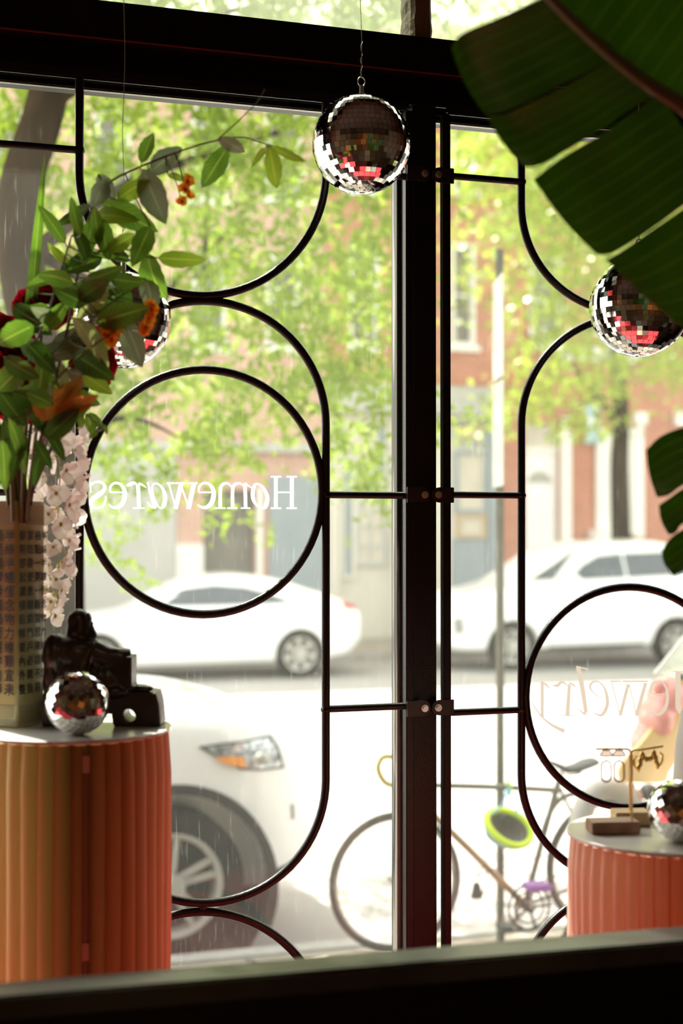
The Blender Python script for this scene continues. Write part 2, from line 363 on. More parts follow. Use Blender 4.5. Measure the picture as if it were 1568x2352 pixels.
# ================================================================== BUILDINGS ACROSS THE STREET
YF=21.5
def brickmat(name,c1,c2,mort):
    m=bpy.data.materials.new(name); m.use_nodes=True; nt=m.node_tree; b=nt.nodes['Principled BSDF']; L=nt.links.new
    b.inputs['Roughness'].default_value=.9
    tc=nt.nodes.new('ShaderNodeTexCoord'); mp=nt.nodes.new('ShaderNodeMapping'); mp.inputs['Rotation'].default_value=(PI/2,0,0); L(tc.outputs['Object'],mp.inputs[0])
    k=nt.nodes.new('ShaderNodeTexBrick'); L(mp.outputs[0],k.inputs['Vector']); k.inputs['Color1'].default_value=(*c1,1); k.inputs['Color2'].default_value=(*c2,1); k.inputs['Mortar'].default_value=(*mort,1)
    k.inputs['Scale'].default_value=1; k.inputs['Brick Width'].default_value=.21; k.inputs['Row Height'].default_value=.075; k.inputs['Mortar Size'].default_value=.008
    L(k.outputs['Color'],b.inputs['Base Color']); bp=nt.nodes.new('ShaderNodeBump'); bp.inputs['Distance'].default_value=.01; L(k.outputs['Fac'],bp.inputs['Height']); bp.invert=True; L(bp.outputs[0],b.inputs['Normal']); return m
brick1=brickmat('red_brick',(.52,.18,.10),(.44,.15,.085),(.5,.38,.3))
brick2=brickmat('pale_red_brick',(.62,.37,.29),(.56,.32,.25),(.62,.52,.45))
stone=mat('pale_grey_render',(.50,.50,.47),.85,noise=(1.5,(.43,.43,.41),.5))
beige=mat('cream_shopfront_paint',(.66,.63,.55),.7,noise=(1.5,(.6,.57,.5),.5))
bluegrey=mat('blue_grey_paint',(.27,.32,.35),.7,noise=(1.5,(.33,.37,.4),.5))
white=mat('white_trim_paint',(.80,.79,.74),.6)
wdoor=mat('white_door_paint',(.80,.81,.82),.45)
dwin=mat('dim_window_glass',(.10,.10,.085),.08,0,.6,noise=(1.2,(.20,.17,.13),.5))
blind=mat('cream_window_blind',(.66,.61,.52),.8,noise=(2,(.55,.50,.42),.5))
tanp=mat('tan_panel',(.50,.38,.25),.7)
def R(x0,y0,x1,y1,Y=YF):
    a=P(x0,(y0+y1)/2,Y).x; b=P(x1,(y0+y1)/2,Y).x; t=P((x0+x1)/2,y0,Y).z; u=P((x0+x1)/2,y1,Y).z
    return a,b,u,t
def wall(mb,x0,x1,z0,z1,y0,y1,ops):
    xs=sorted({x0,x1,*[o[0] for o in ops],*[o[1] for o in ops]}); zz=sorted({z0,z1,*[o[2] for o in ops],*[o[3] for o in ops]})
    xs=[x for x in xs if x0<=x<=x1]; zz=[z for z in zz if z0<=z<=z1]
    for i in range(len(xs)-1):
        for j in range(len(zz)-1):
            cx=(xs[i]+xs[i+1])/2; cz=(zz[j]+zz[j+1])/2
            if any(o[0]<cx<o[1] and o[2]<cz<o[3] for o in ops): continue
            mb.box((xs[i],y0,zz[j]),(xs[i+1],y1,zz[j+1]))
def window(par,r,frame=white,glass=dwin,bars=(1,1),name='window',fw=.07,sill=True):
    x0,x1,z0,z1=r; f=MB()
    f.box((x0,YF-.03,z0),(x0+fw,YF+.12,z1)); f.box((x1-fw,YF-.03,z0),(x1,YF+.12,z1)); f.box((x0+fw,YF-.03,z1-fw),(x1-fw,YF+.12,z1)); f.box((x0+fw,YF-.03,z0),(x1-fw,YF+.12,z0+fw))
    for i in range(1,bars[0]): x=x0+(x1-x0)*i/bars[0]; f.box((x-.02,YF+.02,z0+fw),(x+.02,YF+.1,z1-fw))
    for j in range(1,bars[1]): z=z0+(z1-z0)*j/bars[1]; f.box((x0+fw,YF+.015,z-.02),(x1-fw,YF+.105,z+.02))
    if sill: f.box((x0-.08,YF-.10,z0-.10),(x1+.08,YF+.02,z0))
    o=f.obj(name,frame,par)
    MB().box((x0+fw,YF+.11,z0+fw),(x1-fw,YF+.13,z1-fw)).obj('pane',glass,o)
    return o
def building(name,label,x0,x1,top,brick,openings,thick=.35):
    b=thing(name,label,'building',((x0+x1)/2,YF+.5,0))
    mb=MB(); wall(mb,x0,x1,0,top,YF,YF+thick,openings); mb.obj('brick_wall',brick,b)
    MB().box((x0,YF+thick,0),(x1,YF+8,top-.3)).obj('building_core',mat('dim_interior',(.06,.055,.05),.9),b)
    return b
XA0=P(-1500,1200,YF).x; XA1=P(744,1200,YF).x; XB1=P(1150,1200,YF).x; XC1=P(2900,1200,YF).x
ZS=P(900,950,YF).z   # underside of the shop cornice
# building A ---------------------------------------------------------------
opsA=[]; upA=[]
for k,(px0,px1) in enumerate(((-1350,-1230),(-1100,-980),(-700,-580),(-420,-300),(-60,50),(215,300),(440,520),(610,690))):
    for (y0,y1) in ((590,800),(250,460)):
        upA.append(R(px0,y0,px1,y1))
dark_r=R(466,1125,588,1310); dark_r=(dark_r[0],dark_r[1],0.0,dark_r[3])
A=building('rowhouse','brick rowhouse with grey rendered ground floor behind the fastback car',XA0,XA1,10.9,brick2,upA+[dark_r])
for r in upA: window(A,r,bars=(1,2))
def slab(par,name,m,x0,y0,x1,y1,d=.05,toground=False,Y=YF,label=None):
    r=list(R(x0,y0,x1,y1)); 
    if toground: r[2]=0.0
    return MB().box((r[0],Y-d,r[2]),(r[1],Y,r[3])).obj(name,m,par,bevel=.01,label=label)
slab(A,'render_panel',stone,-1500,1020,404,1400,.06,True)
slab(A,'pilaster_base',white,404,1250,465,1400,.10,True)
slab(A,'trim_board',white,588,1120,601,1400,.08,True)
slab(A,'render_panel',bluegrey,617,1095,743,1400,.06,True)
slab(A,'cornice',stone,-1500,1000,744,1022,.22)
slab(A,'roof_cornice',white,-1500,60,744,90,.35)
do=MB().box((dark_r[0],YF+.18,0),(dark_r[1],YF+.24,dark_r[3])).obj('door',mat('dark_shop_door',(.12,.11,.09),.3,noise=(2,(.2,.19,.16),.5)),A)
# building B ---------------------------------------------------------------
opsB=[R(x0,y0,x1,y1) for x0,y0,x1,y1 in ((1035,560,1090,795),(1035,215,1090,440),(800,560,870,795),(800,215,870,440))]
Bd=building('rowhouse','brick rowhouse with a cream shopfront and pale cornice beyond the signpost',XA1,XB1,10.7,brick1,opsB)
for r in opsB: window(Bd,r,bars=(1,2),glass=dwin)
slab(Bd,'shop_cornice',stone,747,888,1142,952,.30)
slab(Bd,'roof_cornice',white,745,60,1142,90,.35)
slab(Bd,'shopfront_panel',beige,745,952,1035,1400,.05,True)
slab(Bd,'shopfront_panel',beige,1035,952,1150,1400,.05,True)
slab(Bd,'shop_column',beige,752,965,776,1400,.14,True); slab(Bd,'shop_column',beige,893,960,915,1400,.14,True)
slab(Bd,'shop_column',bluegrey,1116,955,1142,1400,.12,True)
slab(Bd,'stall_riser',bluegrey,1036,1238,1116,1400,.09,True)
def shopwin(par,x0,y0,x1,y1,glass,bars=(1,1),frame=beige,d=.06,name='window'):
    x0,x1,z0,z1=R(x0,y0,x1,y1); f=MB(); t=.07
    for bx in (((x0,z0),(x0+t,z1)),((x1-t,z0),(x1,z1)),((x0+t,z1-t),(x1-t,z1)),((x0+t,z0),(x1-t,z0+t))):
        f.box((bx[0][0],YF-d-.06,bx[0][1]),(bx[1][0],YF-.051,bx[1][1]))
    for i in range(1,bars[0]): x=x0+(x1-x0)*i/bars[0]; f.box((x-.03,YF-d-.04,z0+t),(x+.03,YF-.052,z1-t))
    for j in range(1,bars[1]): z=z0+(z1-z0)*j/bars[1]; f.box((x0+t,YF-d-.038,z-.03),(x1-t,YF-.052,z+.03))
    o=f.obj(name,frame,par); MB().box((x0+t,YF-d-.02,z0+t),(x1-t,YF-.051,z1-t)).obj('pane',glass,o); return o
shopwin(Bd,785,968,845,1040,blind); shopwin(Bd,1040,965,1114,1022,tanp,frame=bluegrey); shopwin(Bd,1040,1035,1114,1178,blind,frame=bluegrey)
shopwin(Bd,1044,1180,1112,1236,blind,frame=tanp)
shopwin(Bd,812,1120,882,1300,blind,(2,4),frame=stone,name='door')
shopwin(Bd,778,1050,812,1330,bluegrey,frame=beige); shopwin(Bd,855,968,890,1100,bluegrey,frame=beige)
# building C ---------------------------------------------------------------
door_r=R(1203,970,1285,1250); door_r=(door_r[0],door_r[1],0.0,door_r[3])
gf=[R(*q) for q in ((1392,985,1452,1215),(1600,985,1690,1215))]
up=[R(x0,y0,x1,y1) for (x0,x1) in ((1215,1290),(1400,1470),(1590,1665),(1800,1880),(2050,2120),(2350,2430)) for (y0,y1) in ((590,795),(215,430))]
Cd=building('rowhouse','orange brick rowhouse with a white arched panel door and white window trim',XB1,XC1,11.0,brick1,[door_r]+gf+up)
for r in up: window(Cd,r,bars=(1,2))
for r in gf: window(Cd,r,bars=(1,2),frame=white,fw=.12)
slab(Cd,'roof_cornice',white,1158,52,2900,84,.4)
slab(Cd,'lintel',white,1278,800,1475,832,.12); slab(Cd,'lintel',white,1452,948,1478,976,.16); slab(Cd,'lintel',white,1545,948,1575,980,.16)
slab(Cd,'trim_board',white,1366,985,1391,1215,.08); slab(Cd,'trim_board',white,1452,976,1475,1235,.08); slab(Cd,'trim_board',white,1286,960,1309,1400,.08,True)
slab(Cd,'window_box',white,1350,1216,1402,1242,.35); slab(Cd,'step',stone,1310,1268,1365,1400,.30,True)
dd=MB().box((door_r[0],YF+.10,0),(door_r[1],YF+.16,door_r[3]-.55)).obj('door',wdoor,Cd)
x0,x1=door_r[0],door_r[1]; zt=door_r[3]-.55
for (u0,u1,v0,v1) in ((.12,.44,.08,.40),(.56,.88,.08,.40),(.12,.44,.46,.78),(.56,.88,.46,.78)):
    MB().box((x0+(x1-x0)*u0,YF+.075,zt*v0),(x0+(x1-x0)*u1,YF+.10,zt*v1)).obj('door_panel',wdoor,dd)
cx=(x0+x1)/2; fan=[]; 
for k in range(13): a=PI*k/12; fan.append((cx+.24*math.cos(a),YF+.085,zt*.83+.22*math.sin(a)))
MB().prism(fan,(0,.014,0)).obj('fanlight',mat('fanlight_glass',(.35,.33,.28),.1),dd)
MB().box((x0,YF+.06,zt),(x1,YF+.17,zt+.08)).obj('door_transom',white,Cd)
MB().box((x0,YF+.12,zt+.08),(x1,YF+.15,door_r[3])).obj('transom_pane',blind,Cd)
# blue sign on the brick
r=R(1337,922,1370,1020); sg=MB().box((r[0],YF-.35,r[2]),(r[0]+.05,YF-.08,r[3]))
bs=thing('hanging_sign','pale blue hanging shop sign fixed to the orange brick wall','sign',((r[0]+r[1])/2,YF-.06,r[3]))
MB().box((r[0],YF-.14,r[2]),(r[1],YF-.10,r[3])).obj('sign_board',mat('pale_blue_sign',(.38,.55,.72),.5),bs,bevel=.01)
MB().box(((r[0]+r[1])/2-.015,YF-.10,r[3]-.2),((r[0]+r[1])/2+.015,YF,r[3]-.17)).obj('sign_bracket',black,bs)
MB().box((r[0]+.04,YF-.142,r[2]+.30),(r[1]-.04,YF-.1395,r[3]-.30)).obj('sign_panel',mat('sign_white',(.75,.8,.85),.5),bs)
# ================================================================== WINDOW GRILLES (tubular steel, bolted to the post)
RT=.0088
def epts(cx,cy,rx,ry,a0,a1,n=40):   # ellipse arc traced on the grille plane, degrees, 0=right, 90=up
    return [P(cx+rx*math.cos(math.radians(a0+(a1-a0)*i/n)), cy-ry*math.sin(math.radians(a0+(a1-a0)*i/n)),0) for i in range(n+1)]
def sqbar(mb,px0,px1,z0,z1,y0=-.011,y1=.011):
    mb.box((P(px0,1200).x,y0,z0),(P(px1,1200).x,y1,z1)); return mb
def seg(par,name,pts,r=RT): return MB().tube(pts,r,12).obj(name,black,par,smooth=True)
def weld(par,p,r=.013): return MB().ell(p,(r,r*.9,r*.9),8,6).obj('weld_bead',black,par,smooth=True)
TOP=TOPZ; BOT=PLAT+.012
def grille(label,cx,rx,xin,xout,frame,rungs,scale,side):
    g=thing('window_grille',label,'grille',(P(cx,1200).x,0,BOT))
    k=scale
    cyU,cyC,cyB,ryc=frame
    L_,R_=cx-rx,cx+rx
    # top and bottom bars, side bars
    xa,xb=P(xin,1200).x,P(xout,1200).x
    lo,hi=min(xa,xb),max(xa,xb)
    MB().box((lo,-.012,TOP-.021),(hi,.0,TOP)).obj('top_bar',black,g,bevel=.004)
    MB().box((lo,-.011,BOT),(hi,.011,BOT+.024)).obj('bottom_bar',black,g,bevel=.003)
    for x in (xa,xb):
        s=.0085; MB().box((x-s,-.0108,BOT+.024),(x+s,.0108,TOP-.021)).obj('side_bar',black,g,bevel=.002)
    ry=ryc
    pl,pr=P(L_,cyU),P(R_,cyU)
    seg(g,'u_hoop',[Vector((pl.x,0,TOP-.015))]+epts(cx,cyU,rx,ry,180,360)+[Vector((pr.x,0,TOP-.015))])
    top=epts(cx,cyC,rx,ry,180,0); bot=epts(cx,cyB,rx,ry,360,180)
    MB().tube(top+bot,RT,12,closed=True).obj('capsule_hoop',black,g,smooth=True)
    lowc=cyB+ry*2+20*k
    pl2=P(L_,lowc);pr2=P(R_,lowc)
    seg(g,'lower_hoop',[Vector((pl2.x,0,BOT+.01))]+epts(cx,lowc,rx,ry,180,0)+[Vector((pr2.x,0,BOT+.01))])
    for (px,py) in ((cx,cyC-ry-10*k),(cx,cyB+ry+10*k)): weld(g,P(px,py),.010)
    for y in rungs:
        for (a,b) in ((xin,None),(None,xout)):
            if a is not None: e=P(a,y); f=P(R_ if side<0 else L_,y)
            else: e=P(b,y); f=P(L_ if side<0 else R_,y)
            yy=P(cx,y).z
            f=Vector((f.x,0,yy)); e=Vector((e.x,0,yy)); seg(g,'rung',[e,f],.0075); weld(g,f,.0115)
    return g
# left panel
gl=grille('black tubular window grille with hoops around the Homewares ring, beside the post',465,283,937,-40,(395,975,1790,284),(368,1134,1640),1.0,-1)
ring=epts(466,1130,273,281,0,360,72)[:-1]
MB().tube(ring,RT,12,closed=True).obj('ring',black,gl,smooth=True)
weld(gl,P(743,1130),.011); weld(gl,P(184,1130),.011)
# right panel
gr_=grille('black tubular window grille around the Jewelry ring, partly behind the banana leaf',1440,243,1023,1868,(470,975,1778,247),(438,1140,1620),.9,1)
ring=epts(1444,1601,237,253,0,360,72)[:-1]
MB().tube(ring,RT,12,closed=True).obj('ring',black,gr_,smooth=True)
weld(gr_,P(1202,1601),.010)
gl3=None
# brackets with bolts (parts of each grille)
for (g,py,s) in [(gl,403,1),(gl,1137,1),(gl,1625,1),(gr_,403,-1),(gr_,1137,-1),(gr_,1625,-1)]:
    x0=P(929 if s>0 else 1036,py).x; x1=P(966 if s>0 else 1003,py).x; z=P(970,py).z; hh=.0165
    poly=[(x0,-.0165,z-hh),(x0,-.0165,z+hh)]
    for k in range(9):
        a=PI/2-PI*k/8; poly.append((x1+s*hh*math.cos(a),-.0165,z+hh*math.sin(a)))
    MB().prism(poly,(0,.005,0)).obj('bracket',black2,g,bevel=.0008)
    MB().box((min(x0,x1)+.004,-.0115,z-.008),(max(x0,x1),.0118,z+.008)).obj('bracket_block',black2,g)
    b=MB().cyl((x1+s*.003,-.0165,z),(x1+s*.003,-.0225,z),.0062,6).obj('bolt',steel,g,bevel=.0008)
    MB().cyl((x1+s*.003,-.0165,z),(x1+s*.003,-.0178,z),.0078,20).obj('washer',steel,g)

# ================================================================== LETTERING ON THE GLASS
def vinyl(name,c,t):
    m=bpy.data.materials.new(name); m.use_nodes=True; nt=m.node_tree; b=nt.nodes['Principled BSDF']; b.inputs['Base Color'].default_value=(*c,1); b.inputs['Roughness'].default_value=.6
    tr=nt.nodes.new('ShaderNodeBsdfTranslucent'); tr.inputs[0].default_value=(*c,1); mx=nt.nodes.new('ShaderNodeMixShader'); mx.inputs[0].default_value=t
    nt.links.new(b.outputs[0],mx.inputs[1]); nt.links.new(tr.outputs[0],mx.inputs[2]); nt.links.new(mx.outputs[0],nt.nodes['Material Output'].inputs[0]); return m
vin1=vinyl('white_vinyl',(.95,.93,.95),.85)
vin2=vinyl('pale_vinyl',(.20,.172,.155),.85)
def stroke(mb,pts,ws,conv,sub=6,closed=False):
    ws=[max(w,2.2) for w in (ws if isinstance(ws,(list,tuple)) else [ws]*len(pts))]
    p3=[Vector((p[0],p[1],w)) for p,w in zip(pts,ws)]
    c=centripetal(p3,sub,closed) if len(p3)>2 else p3
    n=len(c); L=[];Rr=[]
    for i in range(n):
        if closed: t=c[(i+1)%n]-c[i-1]
        else: t=c[min(i+1,n-1)]-c[max(i-1,0)]
        t=Vector((t.x,t.y)); t=t.normalized() if t.length>0 else Vector((1,0)); nn=Vector((-t.y,t.x)); w=c[i].z*.62
        L.append(conv(c[i].x+nn.x*w,c[i].y+nn.y*w)); Rr.append(conv(c[i].x-nn.x*w,c[i].y-nn.y*w))
    vs=L+Rr; m=n if closed else n-1
    mb.add(vs,[(i,(i+1)%n,n+(i+1)%n,n+i) for i in range(m)])
YT=YG-.0042
from mathutils.geometry import delaunay_2d_cdt
def lettering(name,label,letters,conv,m,loc):
    t=thing(name,label,'lettering',loc)
    for L in letters:
        mb=MB()
        for st in L: stroke(mb,st[0],st[1],lambda x,y:Vector((x,y,0)),closed=len(st)>2 and st[2])
        fl=[]
        for f in [t for q_ in mb.f for t in ((q_[0],q_[1],q_[2]),(q_[0],q_[2],q_[3]))]:
            q=[mb.v[i] for i in f]; ar=sum(q[i][0]*q[(i+1)%3][1]-q[(i+1)%3][0]*q[i][1] for i in range(3))
            if abs(ar)<1e-3: continue
            fl.append(tuple(f) if ar>0 else tuple(f[::-1]))
        r=delaunay_2d_cdt([Vector((v[0],v[1])) for v in mb.v],[],fl,1,1e-4)
        vv,ff=r[0],[f for f,of in zip(r[2],r[5]) if len(of)]; m2=MB().add([conv(v.x,v.y) for v in vv],[tuple(f) for f in ff])
        m2.obj('letter',m,t)
    return t
k1=520/1568.
def cv1(x,y): return P(180+x*k1,1080+y*k1,YT)
def e_(dx): return [([(835+dx,153),(938+dx,153)],7),([(833+dx,152),(838+dx,112),(868+dx,89),(905+dx,97),(930+dx,130),(936+dx,175),(922+dx,225),(888+dx,256),(852+dx,256),(826+dx,238)],[8,12,12,14,21,25,25,19,12,4])]
HW=[
 [([(1477,45),(1477,264)],20),([(1367,45),(1367,264)],20),([(1377,153),(1468,153)],7),([(1440,45),(1512,45)],8),([(1332,45),(1404,45)],8),([(1440,263),(1512,263)],8),([(1332,263),(1404,263)],8)],
 [([(1238,94),(1282,125),(1307,185),(1296,248),(1272,262),(1232,240),(1208,190),(1213,120)],[10,14,22,24,12,12,20,20],True)],
 [([(1153,92),(1158,263)],19),([(1195,120),(1172,104),(1152,90)],[3,8,10]),([(1150,112),(1120,92),(1085,98),(1068,135),(1068,263)],[6,10,16,18,19]),([(1065,118),(1035,92),(1000,98),(983,135),(983,263)],[6,10,16,18,19]),([(1125,263),(1190,263)],7),([(1030,263),(1100,263)],7),([(945,263),(1018,263)],7)],
 e_(0),
 [([(800,92),(762,268)],24),([(765,262),(706,92)],8),([(712,92),(672,268)],24),([(674,262),(625,92)],8),([(765,90),(825,90)],8),([(672,90),(752,90)],8),([(612,90),(665,90)],8)],
 [([(540,92),(580,122),(600,185),(592,240),(570,262),(545,240),(520,175),(512,110)],[8,14,22,24,10,8,8,8],True),([(480,82),(500,165),(528,250),(530,262)],[8,14,16,8]),([(530,262),(505,252),(478,222)],[8,10,5])],
 [([(412,100),(420,263)],20),([(380,263),(458,263)],7),([(468,120),(440,100),(415,92)],[4,10,12]),([(412,112),(388,88),(360,97),(332,106)],[6,14,20,8])],
 e_(-615),
 [([(85,155),(84,82)],8),([(88,104),(112,84),(150,82),(180,102),(176,138),(138,172),(100,200),(84,230),(96,256),(130,262),(166,250),(186,216),(190,180)],[8,10,13,16,20,26,25,17,12,12,14,12,7])],
]
lettering('window_lettering','white mirrored lettering reading Homewares on the glass',HW,cv1,vin1,P(440,1168,YT))
k2=388/1568.
def cv2(x,y): return P(1180+x*k2,1450+y*k2,YT)
JW=[
 [([(1522,375),(1522,640),(1530,720),(1575,772),(1640,770)],[40,40,38,26,10]),([(1462,373),(1600,373)],9)],
 [([(1424,578),(1300,584),(1272,560),(1278,500),(1322,464),(1370,470),(1412,530),(1424,620),(1408,700),(1360,762),(1305,772),(1243,735)],[5,9,14,20,12,10,18,24,27,27,20,4])],
 [([(905,470),(985,780)],9),([(985,785),(1060,490)],26),([(1072,500),(1135,775)],9),([(1135,785),(1222,480)],28),([(898,467),(990,467)],9),([(1008,467),(1245,467)],11)],
 [([(850,622),(778,600),(722,552),(706,508),(740,470),(792,474),(836,522),(862,600),(866,680),(840,748),(800,780),(732,750)],[5,8,12,20,12,9,16,24,27,27,20,4])],
 [([(596,328),(640,560),(668,755)],[34,34,30]),([(578,325),(686,352)],10),([(672,762),(640,760),(590,705)],[22,16,4])],
 [([(514,492),(496,780)],[24,32]),([(440,783),(556,783)],8),([(500,505),(445,474),(402,505),(362,500)],[6,18,24,7]),([(510,480),(545,495),(578,522)],[8,14,5])],
 [([(262,470),(262,800)],24),([(258,470),(300,500),(342,537)],[8,16,5]),([(155,580),(186,690),(265,800),(355,872),(468,928)],[4,9,14,20,32])],
]
lettering('window_lettering','pale grey mirrored lettering reading Jewelry on the glass',JW,cv2,vin2,P(1420,1680,YT))

# ================================================================== DISCO BALLS
mirror=mat('mirror_tile',(.93,.93,.92),.035,1.0)
grout=mat('ball_grout',(.55,.54,.50),.5,.4)
_tile={}
def disco(name,label,c,R,s,hang,seed,stem=.022):
    rnd=random.Random(seed)
    b=thing(name,label,'disco ball',c,'mirrored disco balls')
    C0=Vector(c)
    MB().ell((0,0,0),(R-.0016,)*3,48,28).obj('core',grout,None,smooth=True).parent=b
    if s not in _tile:
        h=s*.475; _tile[s]=MB().box((-h,-h,-.0016),(h,h,0)).mesh('mirror_tile',mirror)
    tl=[]
    nrow=round(PI*R/s); tilt=Quaternion((rnd.uniform(-1,1),rnd.uniform(-1,1),0),.06) if hang else Quaternion((1,.3,.2),.9)
    for i in range(1,nrow):
        t=PI*i/nrow; nc=max(3,int(2*PI*R*math.sin(t)/s)); off=rnd.random()*6
        for k in range(nc):
            a=off+2*PI*k/nc; n=Vector((math.sin(t)*math.cos(a),math.sin(t)*math.sin(a),math.cos(t)))
            tv=Vector((-math.sin(a),math.cos(a),0)); bv=n.cross(tv)
            q=Matrix((tv,bv,n)).transposed().to_quaternion()
            q=tilt@q; n=tilt@n
            jq=Quaternion((rnd.uniform(-1,1),rnd.uniform(-1,1),0.001),math.radians(rnd.uniform(0,2.0)))
            tl.append((n*R,q@jq,n))
    v=(CAM-C0).normalized(); tl.sort(key=lambda x:-x[2].dot(v))
    me=_tile[s]
    for p,q,n in tl[:300]:
        o=bpy.data.objects.new('mirror_tile',me); C.objects.link(o); o.parent=b; o.rotation_mode='QUATERNION'; o.rotation_quaternion=q; o.location=p
    mb=MB(); h=s*.475
    for p,q,n in tl[300:]:
        M=Matrix.Translation(p)@q.to_matrix().to_4x4(); mb.box((-h,-h,-.0016),(h,h,0),M)
    r=mb.obj('mirror_tiles',mirror); r.parent=b; r['kind']='stuff'
    if hang:
        w=C0+Vector((0,0,R-.002))
        MB().cyl(w,w+Vector((0,0,stem)),.0045,16).cyl(w,w+Vector((0,0,.004)),.012,20).obj('stem_cap',steel,b,smooth=True)
        rp=w+Vector((0,0,stem+.008)); MB().tube([rp+Vector((.0075*math.cos(a*PI/8),0,.0095*math.sin(a*PI/8))) for a in range(16)],.0013,8,closed=True).obj('hanging_ring',steel,b,smooth=True)
        pts=[rp+Vector((0,0,.008))]; z=pts[0].z; x=0
        while z<CEIL-.05: z+=.075; x=rnd.uniform(-.0035,.0035)+(C0.x-0)*0; pts.append(Vector((C0.x+x,C0.y+rnd.uniform(-.002,.002),z)))
        pts.append(Vector((C0.x,C0.y,CEIL)))
        pts=centripetal(pts,4)
        wm=mat('thin_wire',(.45,.43,.40),.4,1.0)
        MB().tube(pts,.0007,6).obj('wire',wm,b,smooth=True)
        tw=[rp+Vector((.002*math.cos(k*.9),.002*math.sin(k*.9),.008+k*.0035)) for k in range(22)]
        MB().tube(tw,.0008,6).obj('wire_twist',wm,b,smooth=True)
    return b
D1=2.85
disco('disco_ball','mirrored disco ball hanging on a wire in front of the dark post',PD(830,332,D1),113/F*D1,.0108,True,3)
disco('disco_ball','mirrored disco ball hanging behind the leafy bouquet',PD(283,735,2.66),110/F*2.66,.0104,True,5)
disco('disco_ball','mirrored disco ball hanging just under the big banana leaf',PD(1468,705,2.93),114/F*2.93,.0108,True,8)

# ================================================================== PEDESTALS
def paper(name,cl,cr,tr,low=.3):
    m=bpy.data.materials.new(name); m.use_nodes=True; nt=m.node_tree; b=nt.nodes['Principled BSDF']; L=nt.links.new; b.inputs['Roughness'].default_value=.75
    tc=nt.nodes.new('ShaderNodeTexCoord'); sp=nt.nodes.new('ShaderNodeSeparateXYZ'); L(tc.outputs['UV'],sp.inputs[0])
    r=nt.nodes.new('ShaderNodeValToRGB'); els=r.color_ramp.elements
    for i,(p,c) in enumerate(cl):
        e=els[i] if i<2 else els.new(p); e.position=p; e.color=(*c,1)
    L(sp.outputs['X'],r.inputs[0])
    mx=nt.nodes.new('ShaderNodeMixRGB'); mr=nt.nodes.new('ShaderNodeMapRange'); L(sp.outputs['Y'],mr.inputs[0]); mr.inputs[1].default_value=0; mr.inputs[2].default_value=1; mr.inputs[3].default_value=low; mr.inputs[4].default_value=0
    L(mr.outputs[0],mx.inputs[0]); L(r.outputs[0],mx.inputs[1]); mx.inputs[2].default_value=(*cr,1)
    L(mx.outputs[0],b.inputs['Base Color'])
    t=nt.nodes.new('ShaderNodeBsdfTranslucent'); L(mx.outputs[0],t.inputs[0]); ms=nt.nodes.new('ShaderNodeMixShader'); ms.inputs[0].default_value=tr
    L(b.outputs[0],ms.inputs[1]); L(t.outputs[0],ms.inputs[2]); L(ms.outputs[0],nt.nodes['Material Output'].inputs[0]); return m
topm=mat('frosted_disc',(.66,.64,.60),.16,noise=(12,(.58,.56,.52),.5))
def pedestal(label,px,depth,rpx,pyt,m,phase,nple=54,gap=None):
    c=PD(px,pyt,depth); ztop=c.z; r=rpx/F*depth; c.z=PLAT
    p=thing('paper_pedestal',label,'pedestal',c,'accordion pleated paper pedestals')
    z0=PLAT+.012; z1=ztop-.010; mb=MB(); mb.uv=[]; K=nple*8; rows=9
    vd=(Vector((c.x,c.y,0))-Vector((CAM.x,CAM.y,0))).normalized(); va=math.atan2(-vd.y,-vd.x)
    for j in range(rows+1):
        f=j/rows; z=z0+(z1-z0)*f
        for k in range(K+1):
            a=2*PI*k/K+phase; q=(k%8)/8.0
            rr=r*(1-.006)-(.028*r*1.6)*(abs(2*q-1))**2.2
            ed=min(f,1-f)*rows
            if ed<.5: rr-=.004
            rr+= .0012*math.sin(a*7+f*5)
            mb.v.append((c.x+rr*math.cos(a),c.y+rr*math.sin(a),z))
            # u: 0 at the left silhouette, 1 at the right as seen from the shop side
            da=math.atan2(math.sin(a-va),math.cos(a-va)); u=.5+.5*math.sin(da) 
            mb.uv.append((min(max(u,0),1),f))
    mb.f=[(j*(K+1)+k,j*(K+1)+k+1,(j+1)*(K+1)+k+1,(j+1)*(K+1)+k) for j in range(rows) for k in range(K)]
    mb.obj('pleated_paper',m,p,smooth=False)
    MB().lathe([(0.0001,0),(r*.97,0),(r,.002),(r,.006),(r*.985,.008),(.0001,.008)],72,c=(c.x,c.y,ztop-.009)).obj('top_disc',topm,p,smooth=True)
    MB().lathe([(.0001,0),(r,0),(r,.012),(.0001,.012)],72,c=(c.x,c.y,PLAT-.006)).obj('base_disc',topm,p,smooth=True)
    return p,c,r,ztop
pm1=paper('yellow_to_red_paper_shaded_middle',[(0,(.92,.96,.55)),(1,(.76,.36,.27)),(.28,(.58,.60,.26)),(.5,(.17,.10,.035)),(.75,(.33,.11,.05))],(.50,.22,.09),.26)  # bright rims and dark middle: backlight and shade put into the paper colour
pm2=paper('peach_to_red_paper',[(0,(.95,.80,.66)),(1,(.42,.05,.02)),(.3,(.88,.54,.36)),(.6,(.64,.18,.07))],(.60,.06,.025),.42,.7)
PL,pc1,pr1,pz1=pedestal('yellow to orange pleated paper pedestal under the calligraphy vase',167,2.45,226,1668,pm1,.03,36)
PR,pc2,pr2,pz2=pedestal('peach to red pleated paper pedestal under the earring stands',1540,2.35,237,1907,pm2,.01,44)
